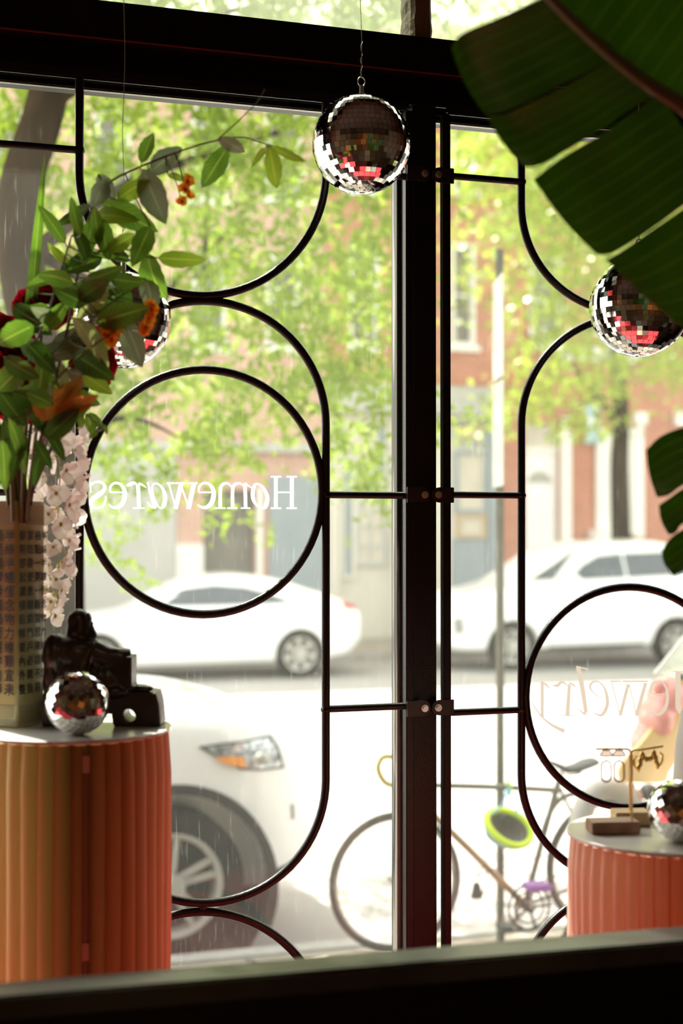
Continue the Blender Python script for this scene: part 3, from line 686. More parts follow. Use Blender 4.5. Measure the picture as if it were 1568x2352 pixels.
# dark closing seam with two little clear tabs on the left pedestal
vd=(Vector((CAM.x,CAM.y,0))-Vector((pc1.x,pc1.y,0))).normalized()
vd=Matrix.Rotation(math.radians(7.1),3,'Z')@vd
sp_=Vector((pc1.x,pc1.y,0))+vd*(pr1*.985)
sm=mat('seam_shadow_paper',(.10,.025,.012),.8)
tabm=mat('clear_plastic_tab',(.45,.28,.22),.2)
side=Vector((-vd.y,vd.x,0))
for s in (-1,1):
    mbx=MB().prism([sp_+side*(s*.0035-.0022)+Vector((0,0,PLAT+.02)),sp_+side*(s*.0035+.0022)+Vector((0,0,PLAT+.02)),sp_+side*(s*.0035+.0022)+Vector((0,0,pz1-.02)),sp_+side*(s*.0035-.0022)+Vector((0,0,pz1-.02))],vd*.003)
    mbx.obj('closing_strip',mat('seam_paper',(.16,.06,.03),.6),PL)
for py in (1750,2175):
    z=PD(195,py,2.31).z
    MB().prism([sp_+side*-.0055+vd*.004+Vector((0,0,z-.014)),sp_+side*.0055+vd*.004+Vector((0,0,z-.014)),sp_+side*.0055+vd*.004+Vector((0,0,z+.014)),sp_+side*-.0055+vd*.004+Vector((0,0,z+.014))],vd*.002).obj('closing_tab',tabm,PL,bevel=.0005)

# small disco balls standing on the pedestals
c=PD(178,1587,2.36); R0=73/F*2.36; c.z=pz1+R0-.0015
disco('disco_ball','small mirrored disco ball resting on the pedestal beside the vase',c,R0,.0098,False,11)
c=PD(1560,1853,2.27); R0=72/F*2.27; c.z=pz2+R0-.0015
disco('disco_ball','small mirrored disco ball beside the earring stands',c,R0,.0100,False,17)

# ================================================================== VASE WITH CALLIGRAPHY
ceramic=mat('cream_ceramic',(.48,.45,.21),.25,noise=(4,(.43,.40,.19),.4),coat=.4)
inkm=mat('blue_black_ink',(.035,.035,.045),.5); bandm=mat('grey_blue_band',(.30,.30,.27),.4)
ve=PH(38,1672,pz1)       # the near corner, on the pedestal
HV=(PD(38,1150,(ve-CAM).dot(RM@Vector((0,0,-1)))).z-pz1)
wl=.080
# corner directions: right face recedes strongly, left face nearly square to us
vdv=(Vector((CAM.x,CAM.y,0))-Vector((ve.x,ve.y,0))).normalized(); va=math.atan2(vdv.y,vdv.x)
Rx=Vector((-vdv.y,vdv.x,0))    # to the right of the viewer?
if Rx.x<0: Rx=-Rx
dr=(Rx*math.cos(math.radians(52))-vdv*math.sin(math.radians(52)))
dl=(-Rx*math.cos(math.radians(38))-vdv*math.sin(math.radians(38)))
V=thing('calligraphy_vase','square cream ceramic vase covered in columns of Chinese calligraphy','vase',ve-(Vector((0,0,0)))+ (dr+dl)*wl/2)
def rq(s,z,o=.0):   # rounded square ring
    pts=[]; h=wl; rr=.008
    cs=[(0,0),(1,0),(1,1),(0,1)]
    base=Vector((ve.x,ve.y,z))
    cen=base+(dr+dl)*h/2
    for i,(a,b) in enumerate(cs):
        for k in range(4):
            ang=PI+PI/2*i+PI/2*k/3
            u=(h-rr if a else rr)+rr*math.cos(ang); v=(h-rr if b else rr)+rr*math.sin(ang)
            p=base+dr*u+dl*v; pts.append(cen+(p-cen)*s+Vector((0,0,0)))
    return pts
mb=MB(); prof=[(.985,pz1-.0005),(1,pz1+.004),(1,pz1+HV-.006),(.985,pz1+HV),(.90,pz1+HV),(.88,pz1+HV-.006),(.88,pz1+.03)]
vs=[]; 
for s,z in prof: vs+=rq(s,z)
n=16; fs=[(i*n+k,i*n+(k+1)%n,(i+1)*n+(k+1)%n,(i+1)*n+k) for i in range(len(prof)-1) for k in range(n)]
fs.append(tuple(range(n-1,-1,-1))); fs.append(tuple(range((len(prof)-1)*n,len(prof)*n)))
mb.add(vs,fs); body=mb.obj('body',ceramic,V,smooth=True)
def onface(d,nrm,u,z): return Vector((ve.x,ve.y,0))+d*u+nrm*.0018+Vector((0,0,z))
nr=Vector((dr.y,-dr.x,0)); nr=nr if nr.dot(dl)<0 else -nr
nl=Vector((dl.y,-dl.x,0)); nl=nl if nl.dot(dr)<0 else -nl
def strip(mb,d,nrm,u0,u1,z0,z1):
    o=len(mb.v); mb.v+= [tuple(onface(d,nrm,u,z)) for u,z in ((u0,z0),(u1,z0),(u1,z1),(u0,z1))]; mb.f.append((o,o+1,o+2,o+3))
for d,nrm in ((dr,nr),(dl,nl)):
    for zc in (pz1+HV-.024,pz1+.022):
        mb=MB()
        strip(mb,d,nrm,.004,wl-.004,zc-.016,zc-.0145); strip(mb,d,nrm,.004,wl-.004,zc-.0125,zc-.0115); strip(mb,d,nrm,.004,wl-.004,zc+.0135,zc+.0150)
        for k in range(3):    # squared spiral key pattern
            u0=.008+k*.0235; s=.019; z0=zc-.009; h=.019; w=.0011
            for (a,b,c2,d2) in ((0,0,1,0),(1,0,1,1),(1,1,0,1),(0,1,0,.25),(0,.25,.75,.25),(.75,.25,.75,.75),(.75,.75,.25,.75),(.25,.75,.25,.5),(.25,.5,.5,.5)):
                a,c_=sorted((a,c2)); b_,e=sorted((b,d2)); strip(mb,d,nrm,u0+a*s-w/2,u0+c_*s+w/2,z0+b_*h-w/2,z0+e*h+w/2)
        mb.obj('key_border',bandm,V)['kind']='stuff'
def glyph(ch):
    cu=bpy.data.curves.new('t','FONT'); cu.body=ch; cu.size=1; cu.resolution_u=2; cu.offset=0; cu.align_x='CENTER'
    o=bpy.data.objects.new('t',cu); C.objects.link(o); dg=bpy.context.evaluated_depsgraph_get(); dg.update()
    me=bpy.data.meshes.new_from_object(o.evaluated_get(dg)); vs=[(v.co.x,v.co.y) for v in me.vertices]; fs=[tuple(p.vertices) for p in me.polygons]
    bpy.data.objects.remove(o); bpy.data.curves.remove(cu); bpy.data.meshes.remove(me); return vs,fs
cols=[(dl,nl,-1,.0150,'半絲半縷恆念物力維艱宜未',1.12),(dl,nl,-1,.040,'雨而綢繆毋臨渴而掘井自奉',1.12),(dl,nl,-1,.065,'必須儉約宴客切勿留連器具',1.12),
      (dr,nr,1,.0125,'黎明即起灑掃庭除要內外整',.92),(dr,nr,1,.0335,'潔既昏便息關鎖門戶必親自',.92),(dr,nr,1,.0545,'檢點一粥一飯當思來處不易',.92),(dr,nr,1,.0715,'半絲半縷恆念物力維艱宜未',.80)]
random.seed(5)
for d,nrm,sg,u0,txt,sc in cols:
    mb=MB()
    pitch=(HV-.100)/12
    for i,ch in enumerate(txt):
        g,fs=glyph(ch); z=pz1+HV-.060-i*pitch; s=.0195*sc; sh=random.uniform(-.12,.12); rz=random.uniform(-.05,.05)
        vs=[]
        for (x,y) in g:
            y-=.35; x,y=x+y*sh*.6,y+x*rz
            vs.append(onface(d,nrm,u0+x*s*sg*1.0,z+y*s*1.02))
        mb.add(vs,fs)
        for du,dz in ((.035,0),(.018,.03)): mb.add([v+d*(du*s*sg)+Vector((0,0,dz*s))+nrm*.00015*(1+du*20) for v in vs],fs)
    mb.obj('calligraphy_column',inkm,V)
# ================================================================== PENDANT LAMPS OF THE SHOP (behind the camera, seen only as reflections)
shade_m=mat('orange_lamp_shade',(.75,.30,.06),.6,trans=.5); bulb_m=mat('lamp_bulb',(1,.8,.5),.5,emit=((1,.5,.16),.9))
def pendant(label,p,e):
    t=thing('pendant_lamp',label,'lamp',p,'orange pendant lamps of the shop')
    MB().lathe([(.012,.045),(.03,.04),(.066,.014),(.078,.0),(.076,-.002),(.064,.011),(.028,.036)],40,c=p,cap=False).obj('lamp_shade',shade_m,t,smooth=True)
    MB().ell(p+Vector((0,0,.012)),(.018,.018,.018),16,10).obj('bulb',bulb_m,t,smooth=True)
    MB().tube([p+Vector((0,0,.043)),Vector((p.x,p.y,CEIL))],.004,6).obj('cord',black,t)
    l=bpy.data.lights.new('pendant_light','SPOT'); l.spot_size=2.6; l.spot_blend=.4; l.energy=e; l.color=(1,.72,.42); l.shadow_soft_size=.12
    o=bpy.data.objects.new('pendant_light',l); C.objects.link(o); o.location=p+Vector((0,0,-.08))
r_=P(34,392,2*YG+3.1); pendant('orange pendant lamp whose glow shows in the window pane',Vector((r_.x,-3.1,r_.z)),9)
pendant('orange pendant lamp over the middle of the shop floor',Vector((-1.7,-4.4,3.0)),14)
pendant('orange pendant lamp near the terracotta back wall',Vector((0.3,-6.4,3.1)),70)

# ================================================================== CARVED FIGURINE
def remesh(mb,name,m,parent,vox,smooth=2):
    me=mb.mesh(name,m); o=bpy.data.objects.new('tmp',me); C.objects.link(o)
    md=o.modifiers.new('r','REMESH'); md.mode='VOXEL'; md.voxel_size=vox
    s=o.modifiers.new('s','SMOOTH'); s.iterations=smooth; s.factor=.6
    dg=bpy.context.evaluated_depsgraph_get(); dg.update()
    nm=bpy.data.meshes.new_from_object(o.evaluated_get(dg)); nm.name=name
    bpy.data.objects.remove(o); nm.shade_smooth(); nm.materials.clear(); nm.materials.append(m)
    return link(name,nm,parent)
darkwood=mat('dark_carved_wood',(.014,.010,.008),.32,noise=(18,(.03,.02,.014),.3),bump=(45,.35))
DF=2.475; K_=DF/F
def G(px,py,d=0): return PD(px,py,DF+d)
zb=pz1
bz=G(300,1660).z-zb   # tiny shift so that it stands on the disc
def G2(px,py,d=0):
    v=G(px,py,d); return Vector((v.x,v.y,v.z-bz))
fig=thing('sage_figurine','dark carved wooden figurine of a seated sage in robes, seen from behind','figurine',G2(240,1660))
m=MB(); rot=Matrix.Rotation(-YAW,3,'Z')
def E(px,py,rx,ry,rz,d=0,M=rot): m.ell(G2(px,py,d),(rx*K_,ry,rz*K_),20,14,M)
E(180,1535,72,.040,72); E(168,1500,66,.040,46); E(150,1492,50,.040,38); E(176,1484,58,.036,30); E(215,1512,52,.034,44); E(150,1560,52,.04,60); E(235,1560,68,.040,56,.0)
E(128,1500,30,.032,50,-.012); E(118,1545,18,.022,60,-.015)
E(180,1422,27,.021,28); E(182,1445,30,.023,30); E(186,1432,25,.021,34); E(196,1447,21,.015,22,.004); E(207,1456,16,.009,14,.010); E(188,1470,38,.024,20)
m.tube([G2(200,1440),G2(213,1458),G2(222,1472,.012)],[.012,.009,.003],10)
M4=lambda p:Matrix.Translation(p)@rot.to_4x4()
m.box((-30*K_,-.032,-38*K_),(31*K_,.034,36*K_),M4(G2(277,1538))); E(276,1503,30,.033,9)
m.tube([G2(215,1495,-.02),G2(250,1505,-.02),G2(300,1503,-.012)],[.024,.018,.013],12)
E(262,1580,54,.042,24); E(322,1577,26,.014,9,-.012); E(318,1577,25,.014,9,.02); E(180,1590,80,.045,16)
for k in range(7):     # folds of the robe down the back
    x=118+k*17; m.tube([G2(x+8,1500,-.030),G2(x,1535,-.0385),G2(x-2,1590,-.036)],[.001,.003,.003],8)
remesh(m,'robed_body',darkwood,fig,.0026,3)
# face and beard, turned away to the right
m=MB(); m.ell(G2(202,1424),(.007,.013,.016),14,10,rot); m.tube([G2(205,1422),G2(211,1428),G2(205,1432)],[.002,.004,.002],8); m.tube([G2(203,1436),G2(212,1452),G2(219,1468)],[.009,.007,.002],10)
m.ell(G2(207,1417,-.006),(.003,.003,.002),8,6); m.ell(G2(207,1417,.006),(.003,.003,.002),8,6)
remesh(m,'bearded_face',darkwood,fig,.0016,1)
for d in (-.014,.018): MB().ell(G2(330,1578,d),(22*K_,.010,8*K_),14,8,rot).obj('shoe',darkwood,fig,smooth=True)
def extr2d(outer,holes,depth,name,mt,parent,bev,y0):
    cu=bpy.data.curves.new('c','CURVE'); cu.dimensions='2D'; cu.fill_mode='BOTH'; cu.extrude=depth/2; cu.bevel_depth=bev; cu.bevel_resolution=3
    for L in [outer]+holes:
        s=cu.splines.new('POLY'); s.points.add(len(L)-1); s.use_cyclic_u=True
        for p,q in zip(s.points,L): p.co=(q[0],q[1],0,1)
    o=bpy.data.objects.new('t',cu); C.objects.link(o); dg=bpy.context.evaluated_depsgraph_get(); dg.update()
    me=bpy.data.meshes.new_from_object(o.evaluated_get(dg)); bpy.data.objects.remove(o)
    # x -> along the image, y -> up, extrusion -> away from the viewer
    O=G2(240,1660,y0); ux=rot@Vector((1,0,0)); uy=rot@Vector((0,1,0))
    for v in me.vertices: x,y,z=v.co; v.co=O+ux*x+uy*z+Vector((0,0,y))
    me.name=name; me.materials.clear(); me.materials.append(mt); me.polygons.foreach_set('use_smooth',[True]*len(me.polygons)); me.set_sharp_from_angle(angle=.6)
    return link(name,me,parent)
def q2(px,py): return ((px-240)*K_,-(py-1660)*K_)
outer=[q2(*p) for p in ((112,1590),(240,1586),(330,1584),(360,1588),(366,1610),(370,1654),(362,1660),(276,1660),(271,1650),(268,1626),(240,1623),(150,1625),(140,1655),(112,1659),(108,1640))]
hole=[q2(304+19*math.cos(a*PI/9)-3*math.sin(a*PI/9),1634-20*math.sin(a*PI/9)) for a in range(18)]
extr2d(outer,[hole],.066,'carved_stool',darkwood,fig,.004,.012)

# ================================================================== EARRING STANDS
brass=mat('brass_rod',(.83,.60,.26),.25,1.0); block=mat('walnut_block',(.30,.15,.08),.45,noise=(12,(.20,.09,.045),.3,(1,8,1))); block2=mat('oak_block',(.55,.36,.18),.5,noise=(12,(.44,.27,.12),.3,(1,8,1)))
gold=mat('gold_clay',(.72,.48,.16),.28,1.0,bump=(90,.6)); rose=mat('rose_wire',(.30,.10,.09),.35,.8)
cloudm=mat('pearly_resin',(.95,.88,.84),.3,trans=.9)
def stand(label,corners,hpx,rod,arm,dep,mt,rz):
    """corners: the block's pixel footprint left/right/bottom ; rod: base px, top px ; arm: end px"""
    d=dep
    cx=(corners[0]+corners[1])/2; base=PH(cx,corners[2],pz2)
    w=(corners[1]-corners[0])/F*d; h=hpx/F*d
    t=thing('earring_stand',label,'earring stand',(base.x,base.y,pz2))
    M=Matrix.Translation((base.x,base.y,pz2))@Matrix.Rotation(-YAW+rz,4,'Z')
    MB().box((-w/2,-.002,0),(w/2,.042,h),M).obj('wooden_base',mt,t,bevel=.0012)
    dr_=(base-CAM).dot(RM@Vector((0,0,-1)))+.024
    top=PD(rod[2],rod[3],dr_); bot=PD(rod[0],rod[1],dr_); bot=Vector((top.x,top.y,pz2+h-.003))
    end=PD(arm[0],arm[1],dr_+arm[2]); s=1 if end.x>top.x else -1
    dv=(end-top).normalized()
    pts=[bot,top-Vector((0,0,.012))]+[top-Vector((0,0,.012))+Vector((0,0,.008))*math.sin(a*PI/10)*1.2+dv*(.009*(1-math.cos(a*PI/10))) for a in range(1,6)]
    q=pts[-1]; end=Vector((end.x,end.y,q.z+(end.z-top.z)))
    MB().tube(pts+[q+dv*.01,end],.0019,10).obj('brass_rod',brass,t,smooth=True)
    return t,q,end
st1,a0,a1=stand('front wooden earring stand holding two hoop drop earrings',(1357,1472,1916),28,(1450,1880,1450,1717),(1368,1717,0),2.27,block,.10)
st2,b0_,b1_=stand('wooden earring stand behind, holding two gold shell earrings',(1414,1496,1897),30,(1446,1860,1446,1722),(1522,1712,.01),2.40,block2,.06)
for px,lab in ((1396,'outer hoop drop earring, nearest the tip of the left brass arm'),(1431,'inner hoop drop earring, nearest the brass upright')):
    t_=(px-1368)/(1450-1368.); p=a1+(a0-a1)*t_; k=2.3/F
    e=thing('earring',lab,'earring',p)
    ux=(a0-a1).normalized()
    arc=[p+ux*(15*k*math.cos(a*PI/12))+Vector((0,0,-17*k+15*k*math.sin(a*PI/12))) for a in range(13)]
    MB().prism(arc,(0,.0015,0)).obj('half_moon',cloudm,e)
    MB().tube(arc,.0008,6,closed=True).obj('half_moon_wire',rose,e)
    MB().tube([p+Vector((0,-.001,.003)),p+Vector((0,-.003,0)),p+Vector((0,-.0005,-.004))],.0007,6).obj('ear_hook',rose,e)
    MB().tube([p+Vector((0,0,-17*k)),p+Vector((0,0,-28*k))],.0006,6).obj('link',rose,e)
    ov=[]; 
    for a in range(32):
        c_,s_=math.cos(2*PI*a/32),math.sin(2*PI*a/32); ov.append(p+ux*(11.5*k*c_)+Vector((0,0,-(28+11.5+13)*k+11.5*k*s_+(13*k if s_>0 else -13*k))))
    MB().tube(ov,.0013,8,closed=True).obj('oval_hoop',rose,e,smooth=True)
def shell_ear(px,lab,flip):
    t_=(px-1446)/(1522-1446.); p=b0_+(b1_-b0_)*t_; k=2.42/F; e=thing('earring',lab,'earring',p)
    ux=(b1_-b0_).normalized()*flip; m=MB()
    m.ell(p+Vector((0,0,-14*k)),(7*k,5*k,9*k),12,8); m.ell(p+ux*-10*k+Vector((0,0,-24*k)),(8*k,5*k,7*k),12,8); m.ell(p+ux*5*k+Vector((0,0,-26*k)),(6*k,5*k,9*k),12,8)
    m.tube([p+ux*4*k+Vector((0,0,-30*k)),p+ux*10*k+Vector((0,0,-42*k)),p+ux*9*k+Vector((0,0,-52*k))],[6*k,5.5*k,1.5*k],10)
    remesh(m,'gold_shell',gold,e,.0011,1)
    MB().tube([p+ux*14*k+Vector((0,0,-12*k)),p+ux*21*k+Vector((0,0,-20*k)),p+ux*20*k+Vector((0,0,-34*k)),p+ux*13*k+Vector((0,0,-46*k))],[2.2*k,3*k,3*k,1*k],8).obj('gold_claw',gold,e,smooth=True)
    MB().tube([p+Vector((0,-.001,.003)),p+Vector((0,-.003,0)),p+Vector((0,0,-6*k))],.0007,6).obj('ear_hook',brass,e)
shell_ear(1466,'gold shell earring beside the brass upright',-1); shell_ear(1497,'gold shell earring towards the end of the brass arm',1)
# frosted vessel at the frame's edge
fm=mat('frosted_white_glass',(.78,.77,.73),.35,trans=.55)
c=PD(1645,1900,2.44); c.z=pz2+.0005
fv=thing('frosted_bottle','frosted white glass bottle on the peach pedestal behind the small disco ball','bottle',c)
k=2.44/F
MB().lathe([(.0001,0),(80*k,0),(96*k,18*k),(98*k,90*k),(92*k,170*k),(78*k,245*k),(50*k,300*k),(26*k,330*k),(24*k,380*k),(20*k,380*k),(20*k,332*k),(44*k,296*k),(72*k,243*k),(86*k,168*k),(92*k,90*k),(90*k,20*k),(.0001,6*k)],56,c=c).obj('bottle_body',fm,fv,smooth=True)
MB().lathe([(27*k,378*k),(29*k,384*k),(27*k,392*k),(20*k,392*k),(20*k,378*k)],40,c=c).obj('bottle_lip',fm,fv,smooth=True)

# ================================================================== BOUQUET
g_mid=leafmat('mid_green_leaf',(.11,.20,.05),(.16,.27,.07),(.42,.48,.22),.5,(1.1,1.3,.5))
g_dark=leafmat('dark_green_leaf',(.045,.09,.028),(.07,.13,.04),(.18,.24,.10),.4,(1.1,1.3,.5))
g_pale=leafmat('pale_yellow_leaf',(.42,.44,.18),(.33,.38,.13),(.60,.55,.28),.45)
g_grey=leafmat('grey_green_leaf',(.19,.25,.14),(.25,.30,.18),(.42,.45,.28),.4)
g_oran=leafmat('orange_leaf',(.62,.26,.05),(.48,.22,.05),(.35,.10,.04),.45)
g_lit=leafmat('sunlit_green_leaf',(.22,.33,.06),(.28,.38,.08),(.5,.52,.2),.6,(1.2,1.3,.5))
stem_g=mat('green_stem',(.09,.13,.035),.5); stem_b=mat('brown_twig',(.13,.055,.035),.6); stem_d=mat('dark_red_stem',(.05,.012,.016),.5)
LM={'m':g_mid,'d':g_dark,'p':g_pale,'g':g_grey,'o':g_oran,'l':g_lit}
def leafmesh(b,t,hw,nrm,bend=.12,fold=.25,wob=.04,nseg=9,prof=None,roll=0,name='leaf',m=None,ser=0):
    b=Vector(b);t=Vector(t); ax=t-b; L=ax.length; a=ax.normalized(); s=a.cross(nrm).normalized(); n=s.cross(a).normalized()
    if roll: q=Quaternion(a,roll); s=q@s; n=q@n
    mb=MB(); mb.uv=[]
    cols=(-1,-.5,0,.5,1)
    for i in range(nseg+1):
        v=i/nseg; w=hw*(math.sin(PI*min(1,v**.8))**.75 if 0<v<1 else 0.0) if prof is None else hw*prof(v)
        w=max(w,hw*.012)
        c=b+a*(L*v)+n*(bend*L*math.sin(PI*v))- n*(bend*.6*L*v*v)
        for u in cols:
            ww=w*(1+ser*((i%2)*2-1)*(abs(u)==1))
            mb.v.append(tuple(c+s*(u*ww)+n*(fold*abs(u)*ww+wob*hw*math.sin(v*9+u*2))))
            mb.uv.append((u,v))
    mb.f=[(i*5+k,i*5+k+1,(i+1)*5+k+1,(i+1)*5+k) for i in range(nseg) for k in range(4)]
    return mb
rl=random.Random(21)
def pxleaf(par,b,t,hw,d,m,bend=None,fold=None,roll=None,stem=None,name='leaf',sm=None,label=None):
    db=rl.uniform(-.02,.02); dt=rl.uniform(-.035,.035)
    B_=PD(b[0],b[1],d+db); T_=PD(t[0],t[1],d+dt); hwm=hw/F*d
    nrm=(CAM-B_).normalized()
    mb=leafmesh(B_,T_,hwm,nrm,rl.uniform(-.12,.16) if bend is None else bend, rl.uniform(.12,.45) if fold is None else fold, .05, 10, roll=rl.uniform(-.5,.5) if roll is None else roll, ser=.04)
    o=mb.obj(name,LM[m],par,smooth=True,label=label,auto=3.1)
    if stem is not None:
        q=min(stem,key=lambda p:(p-B_).length)
        if .001<(q-B_).length<.25:
            mid=(q+B_)/2+Vector((0,0,-.004)); MB().tube(centripetal([q,mid,B_],3),[.0013]*7,6).obj('petiole',sm or stem_g,par,smooth=True)
    return o
def pxstem(par,pts,d,r0,r1,m,name='stem'):
    p3=centripetal([PD(x,y,d if len(q)==0 else q[0]) for x,y,*q in pts],5); n=len(p3)
    MB().tube(p3,[r0+(r1-r0)*i/(n-1) for i in range(n)],8).obj(name,m,par,smooth=True); return p3
VM=PH(40,1160,pz1+HV-.02)
# 1. the long twig reaching to the upper right
sp1=thing('leafy_twig','long leafy twig arching from the vase towards the hanging disco ball, with orange blossoms','foliage',PD(60,1180,2.44))
s1=pxstem(sp1,[(62,1200,2.45),(78,1080,2.42),(110,940,2.38),(150,780,2.36),(180,620,2.36),(205,500,2.36),(245,425,2.36),(320,384,2.36),(420,345,2.36),(500,322,2.36),(560,316,2.37),(620,334,2.38)],2.36,.0034,.0009,stem_b)
s1b=pxstem(sp1,[(497,323,2.36),(550,275,2.37),(590,235,2.38),(608,205,2.38)],2.38,.0012,.0005,stem_b,'side_twig')
TW=[((325,376),(352,303),17,'m'),((345,395),(418,338),25,'g'),((330,390),(380,515),34,'g'),((268,458),(345,412),22,'l'),((522,338),(462,433),25,'m'),((505,316),(562,350),18,'g'),
 ((618,335),(636,434),20,'l'),((624,335),(703,374),11,'l'),((613,340),(577,385),8,'l'),((235,465),(362,532),30,'m'),((222,492),(318,505),20,'l'),((243,415),(213,475),22,'g'),((345,520),(303,612),25,'m'),((362,592),(473,598),20,'l'),
 ((225,400),(265,460),18,'g'),((212,500),(192,600),20,'m'),((240,578),(312,535),18,'l'),((340,582),(378,690),32,'m'),((250,650),(300,742),32,'d'),((205,470),(128,520),14,'d'),((335,640),(352,722),24,'g'),((232,500),(250,600),22,'m'),((300,600),(235,560),16,'d'),((385,400),(425,415),9,'l'),((292,560),(215,590),18,'m')]
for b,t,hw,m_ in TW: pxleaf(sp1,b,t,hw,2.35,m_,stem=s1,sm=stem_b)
orng=mat('orange_petal',(1.0,.55,.05),.5,noise=(60,(.95,.34,.03),.3),trans=.45); orc=mat('orange_centre',(.75,.10,.02),.6)
petal_cache={}
def petal(w,l,cup,m,key):
    if key in petal_cache: return petal_cache[key]
    mb=MB(); nu,nv=6,6
    for j in range(nv+1):
        v=j/nv; ww=w*(math.sin(PI*(v*.80+.06))**.8)
        for i in range(nu+1):
            u=-1+2*i/nu; mb.v.append((u*ww, l*v+ -.08*l*(u*u)*v, cup*l*(v*v*.9+u*u*.35*v)+.03*l*math.sin(u*5+v*4)))
    mb.f=[(j*(nu+1)+i,j*(nu+1)+i+1,(j+1)*(nu+1)+i+1,(j+1)*(nu+1)+i) for j in range(nv) for i in range(nu)]
    me=mb.mesh('petal',m,True,auto=3.1); petal_cache[key]=me; return me
def place(me,par,M,name='petal'):
    o=bpy.data.objects.new(name,me); C.objects.link(o); o.parent=par; o.matrix_parent_inverse=pinv(par); o.matrix_basis=M; return o
def blossom(par,c,r,seed,axis=None):
    rr=random.Random(seed); ax=axis or Vector((rr.uniform(-.6,.6),-1,rr.uniform(-.3,.6))).normalized()
    b=MB().ell(c,(r*.28,)*3,8,6).obj('blossom',orc,par,smooth=True)
    q=ax.to_track_quat('Z','Y'); me=petal(.0065,.012,.35,orng,'or')
    for k in range(5):
        M=Matrix.Translation(c)@q.to_matrix().to_4x4()@Matrix.Rotation(2*PI*k/5+rr.random()*.4,4,'Z')@Matrix.Rotation(rr.uniform(.0,.5),4,'X')@Matrix.Scale(r/.012,4)
        o=bpy.data.objects.new('petal',me); C.objects.link(o); o.parent=b; o.matrix_basis=M
for i,(px,py,r) in enumerate(((430,418,15),(424,436,14),(432,450,13),(418,464,12),(250,742,18),(262,760,18),(240,770,17),(256,782,15),(270,740,13),(348,712,15),(342,730,14),(335,752,15),(330,765,12),(345,700,12))):
    pc=PD(px,py,2.29 if px<400 else 2.33); blossom(sp1,pc,r*1.25/F*2.3,i)
    q=min(s1,key=lambda p:(p-pc).length); MB().tube(centripetal([q,(q+pc)/2+Vector((0,0,.006)),pc],3),.0009,5).obj('pedicel',stem_g,sp1,smooth=True)
# 2. bushy sprig in the middle
sp2=thing('leafy_sprig','bushy sprig of mixed green leaves filling the middle of the bouquet','foliage',PD(50,1180,2.42))
s2=pxstem(sp2,[(50,1200,2.44),(58,1000,2.38),(75,880,2.33),(130,800,2.31),(190,750,2.30),(250,700,2.30),(300,665,2.30)],2.3,.0036,.0012,stem_g)
s3=pxstem(sp2,[(30,1200,2.44),(28,1000,2.38),(60,850,2.35),(110,720,2.33),(140,620,2.33),(165,540,2.33)],2.33,.0036,.0012,stem_g)
s4=pxstem(sp2,[(60,1200,2.44),(85,980,2.36),(110,900,2.30),(160,840,2.28),(220,790,2.28),(280,750,2.28)],2.28,.0032,.001,stem_g)
SS=s2+s3+s4
BS=[((150,560),(88,470),17,'m'),((185,540),(163,455),15,'m'),((235,592),(140,625),26,'d'),((170,650),(85,628),22,'m'),((150,668),(292,702),36,'d'),((220,742),(345,705),30,'m'),((165,728),(252,850),24,'p'),((250,665),(172,738),17,'p'),
 ((290,742),(328,845),32,'g'),((78,748),(-8,790),30,'m'),((50,842),(-5,898),30,'m'),((98,812),(80,945),20,'m'),((195,800),(60,815),24,'g'),((170,812),(262,872),28,'d'),((140,830),(168,950),12,'p'),((160,560),(180,625),14,'p'),
 ((95,1000),(182,935),24,'d'),((30,700),(120,770),26,'d'),((110,700),(30,760),24,'m'),((60,860),(150,900),24,'m'),((200,700),(120,660),22,'d'),((120,800),(210,760),28,'g'),((10,820),(90,870),26,'d'),((150,900),(230,930),20,'m'),
 ((190,860),(258,905),20,'l'),((100,760),(160,690),20,'m'),((60,660),(150,640),14,'m'),((20,960),(60,1090),16,'m'),((80,1010),(120,1080),14,'d'),((5,1010),(12,1130),18,'m'),((200,640),(285,612),20,'m'),((160,610),(110,560),12,'l'),
 ((255,640),(330,650),20,'m'),((140,745),(70,705),18,'g'),((230,560),(215,470),16,'m'),((180,690),(250,640),26,'d'),((260,770),(190,815),20,'m'),((215,880),(150,850),22,'g'),((120,930),(60,900),22,'m'),((30,900),(100,930),22,'d'),((200,600),(170,520),18,'d'),((110,990),(150,1060),14,'d'),((10,960),(50,1080),20,'d'),((60,1000),(20,1110),18,'d'),((100,1020),(75,1120),14,'d'),((0,900),(60,980),26,'d'),((70,930),(120,1010),22,'d'),((20,1040),(-8,1120),16,'d'),((90,880),(30,950),24,'m'),((50,780),(130,860),28,'d')]
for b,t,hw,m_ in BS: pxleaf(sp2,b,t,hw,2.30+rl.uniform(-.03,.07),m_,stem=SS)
# 3. tall blade leaf
bl=thing('blade_leaf','tall narrow blade leaf standing upright at the back of the bouquet','foliage',PD(40,1180,2.44))
B_=PD(30,1150,2.44); T_=PD(103,355,2.40)
leafmesh(B_,T_,15/F*2.42,(CAM-B_).normalized(),-.045,.5,.0,20,prof=lambda v:(min(1,.55+v*.9))*(1-v**5)).obj('blade',g_mid,bl,smooth=True,auto=3.1)
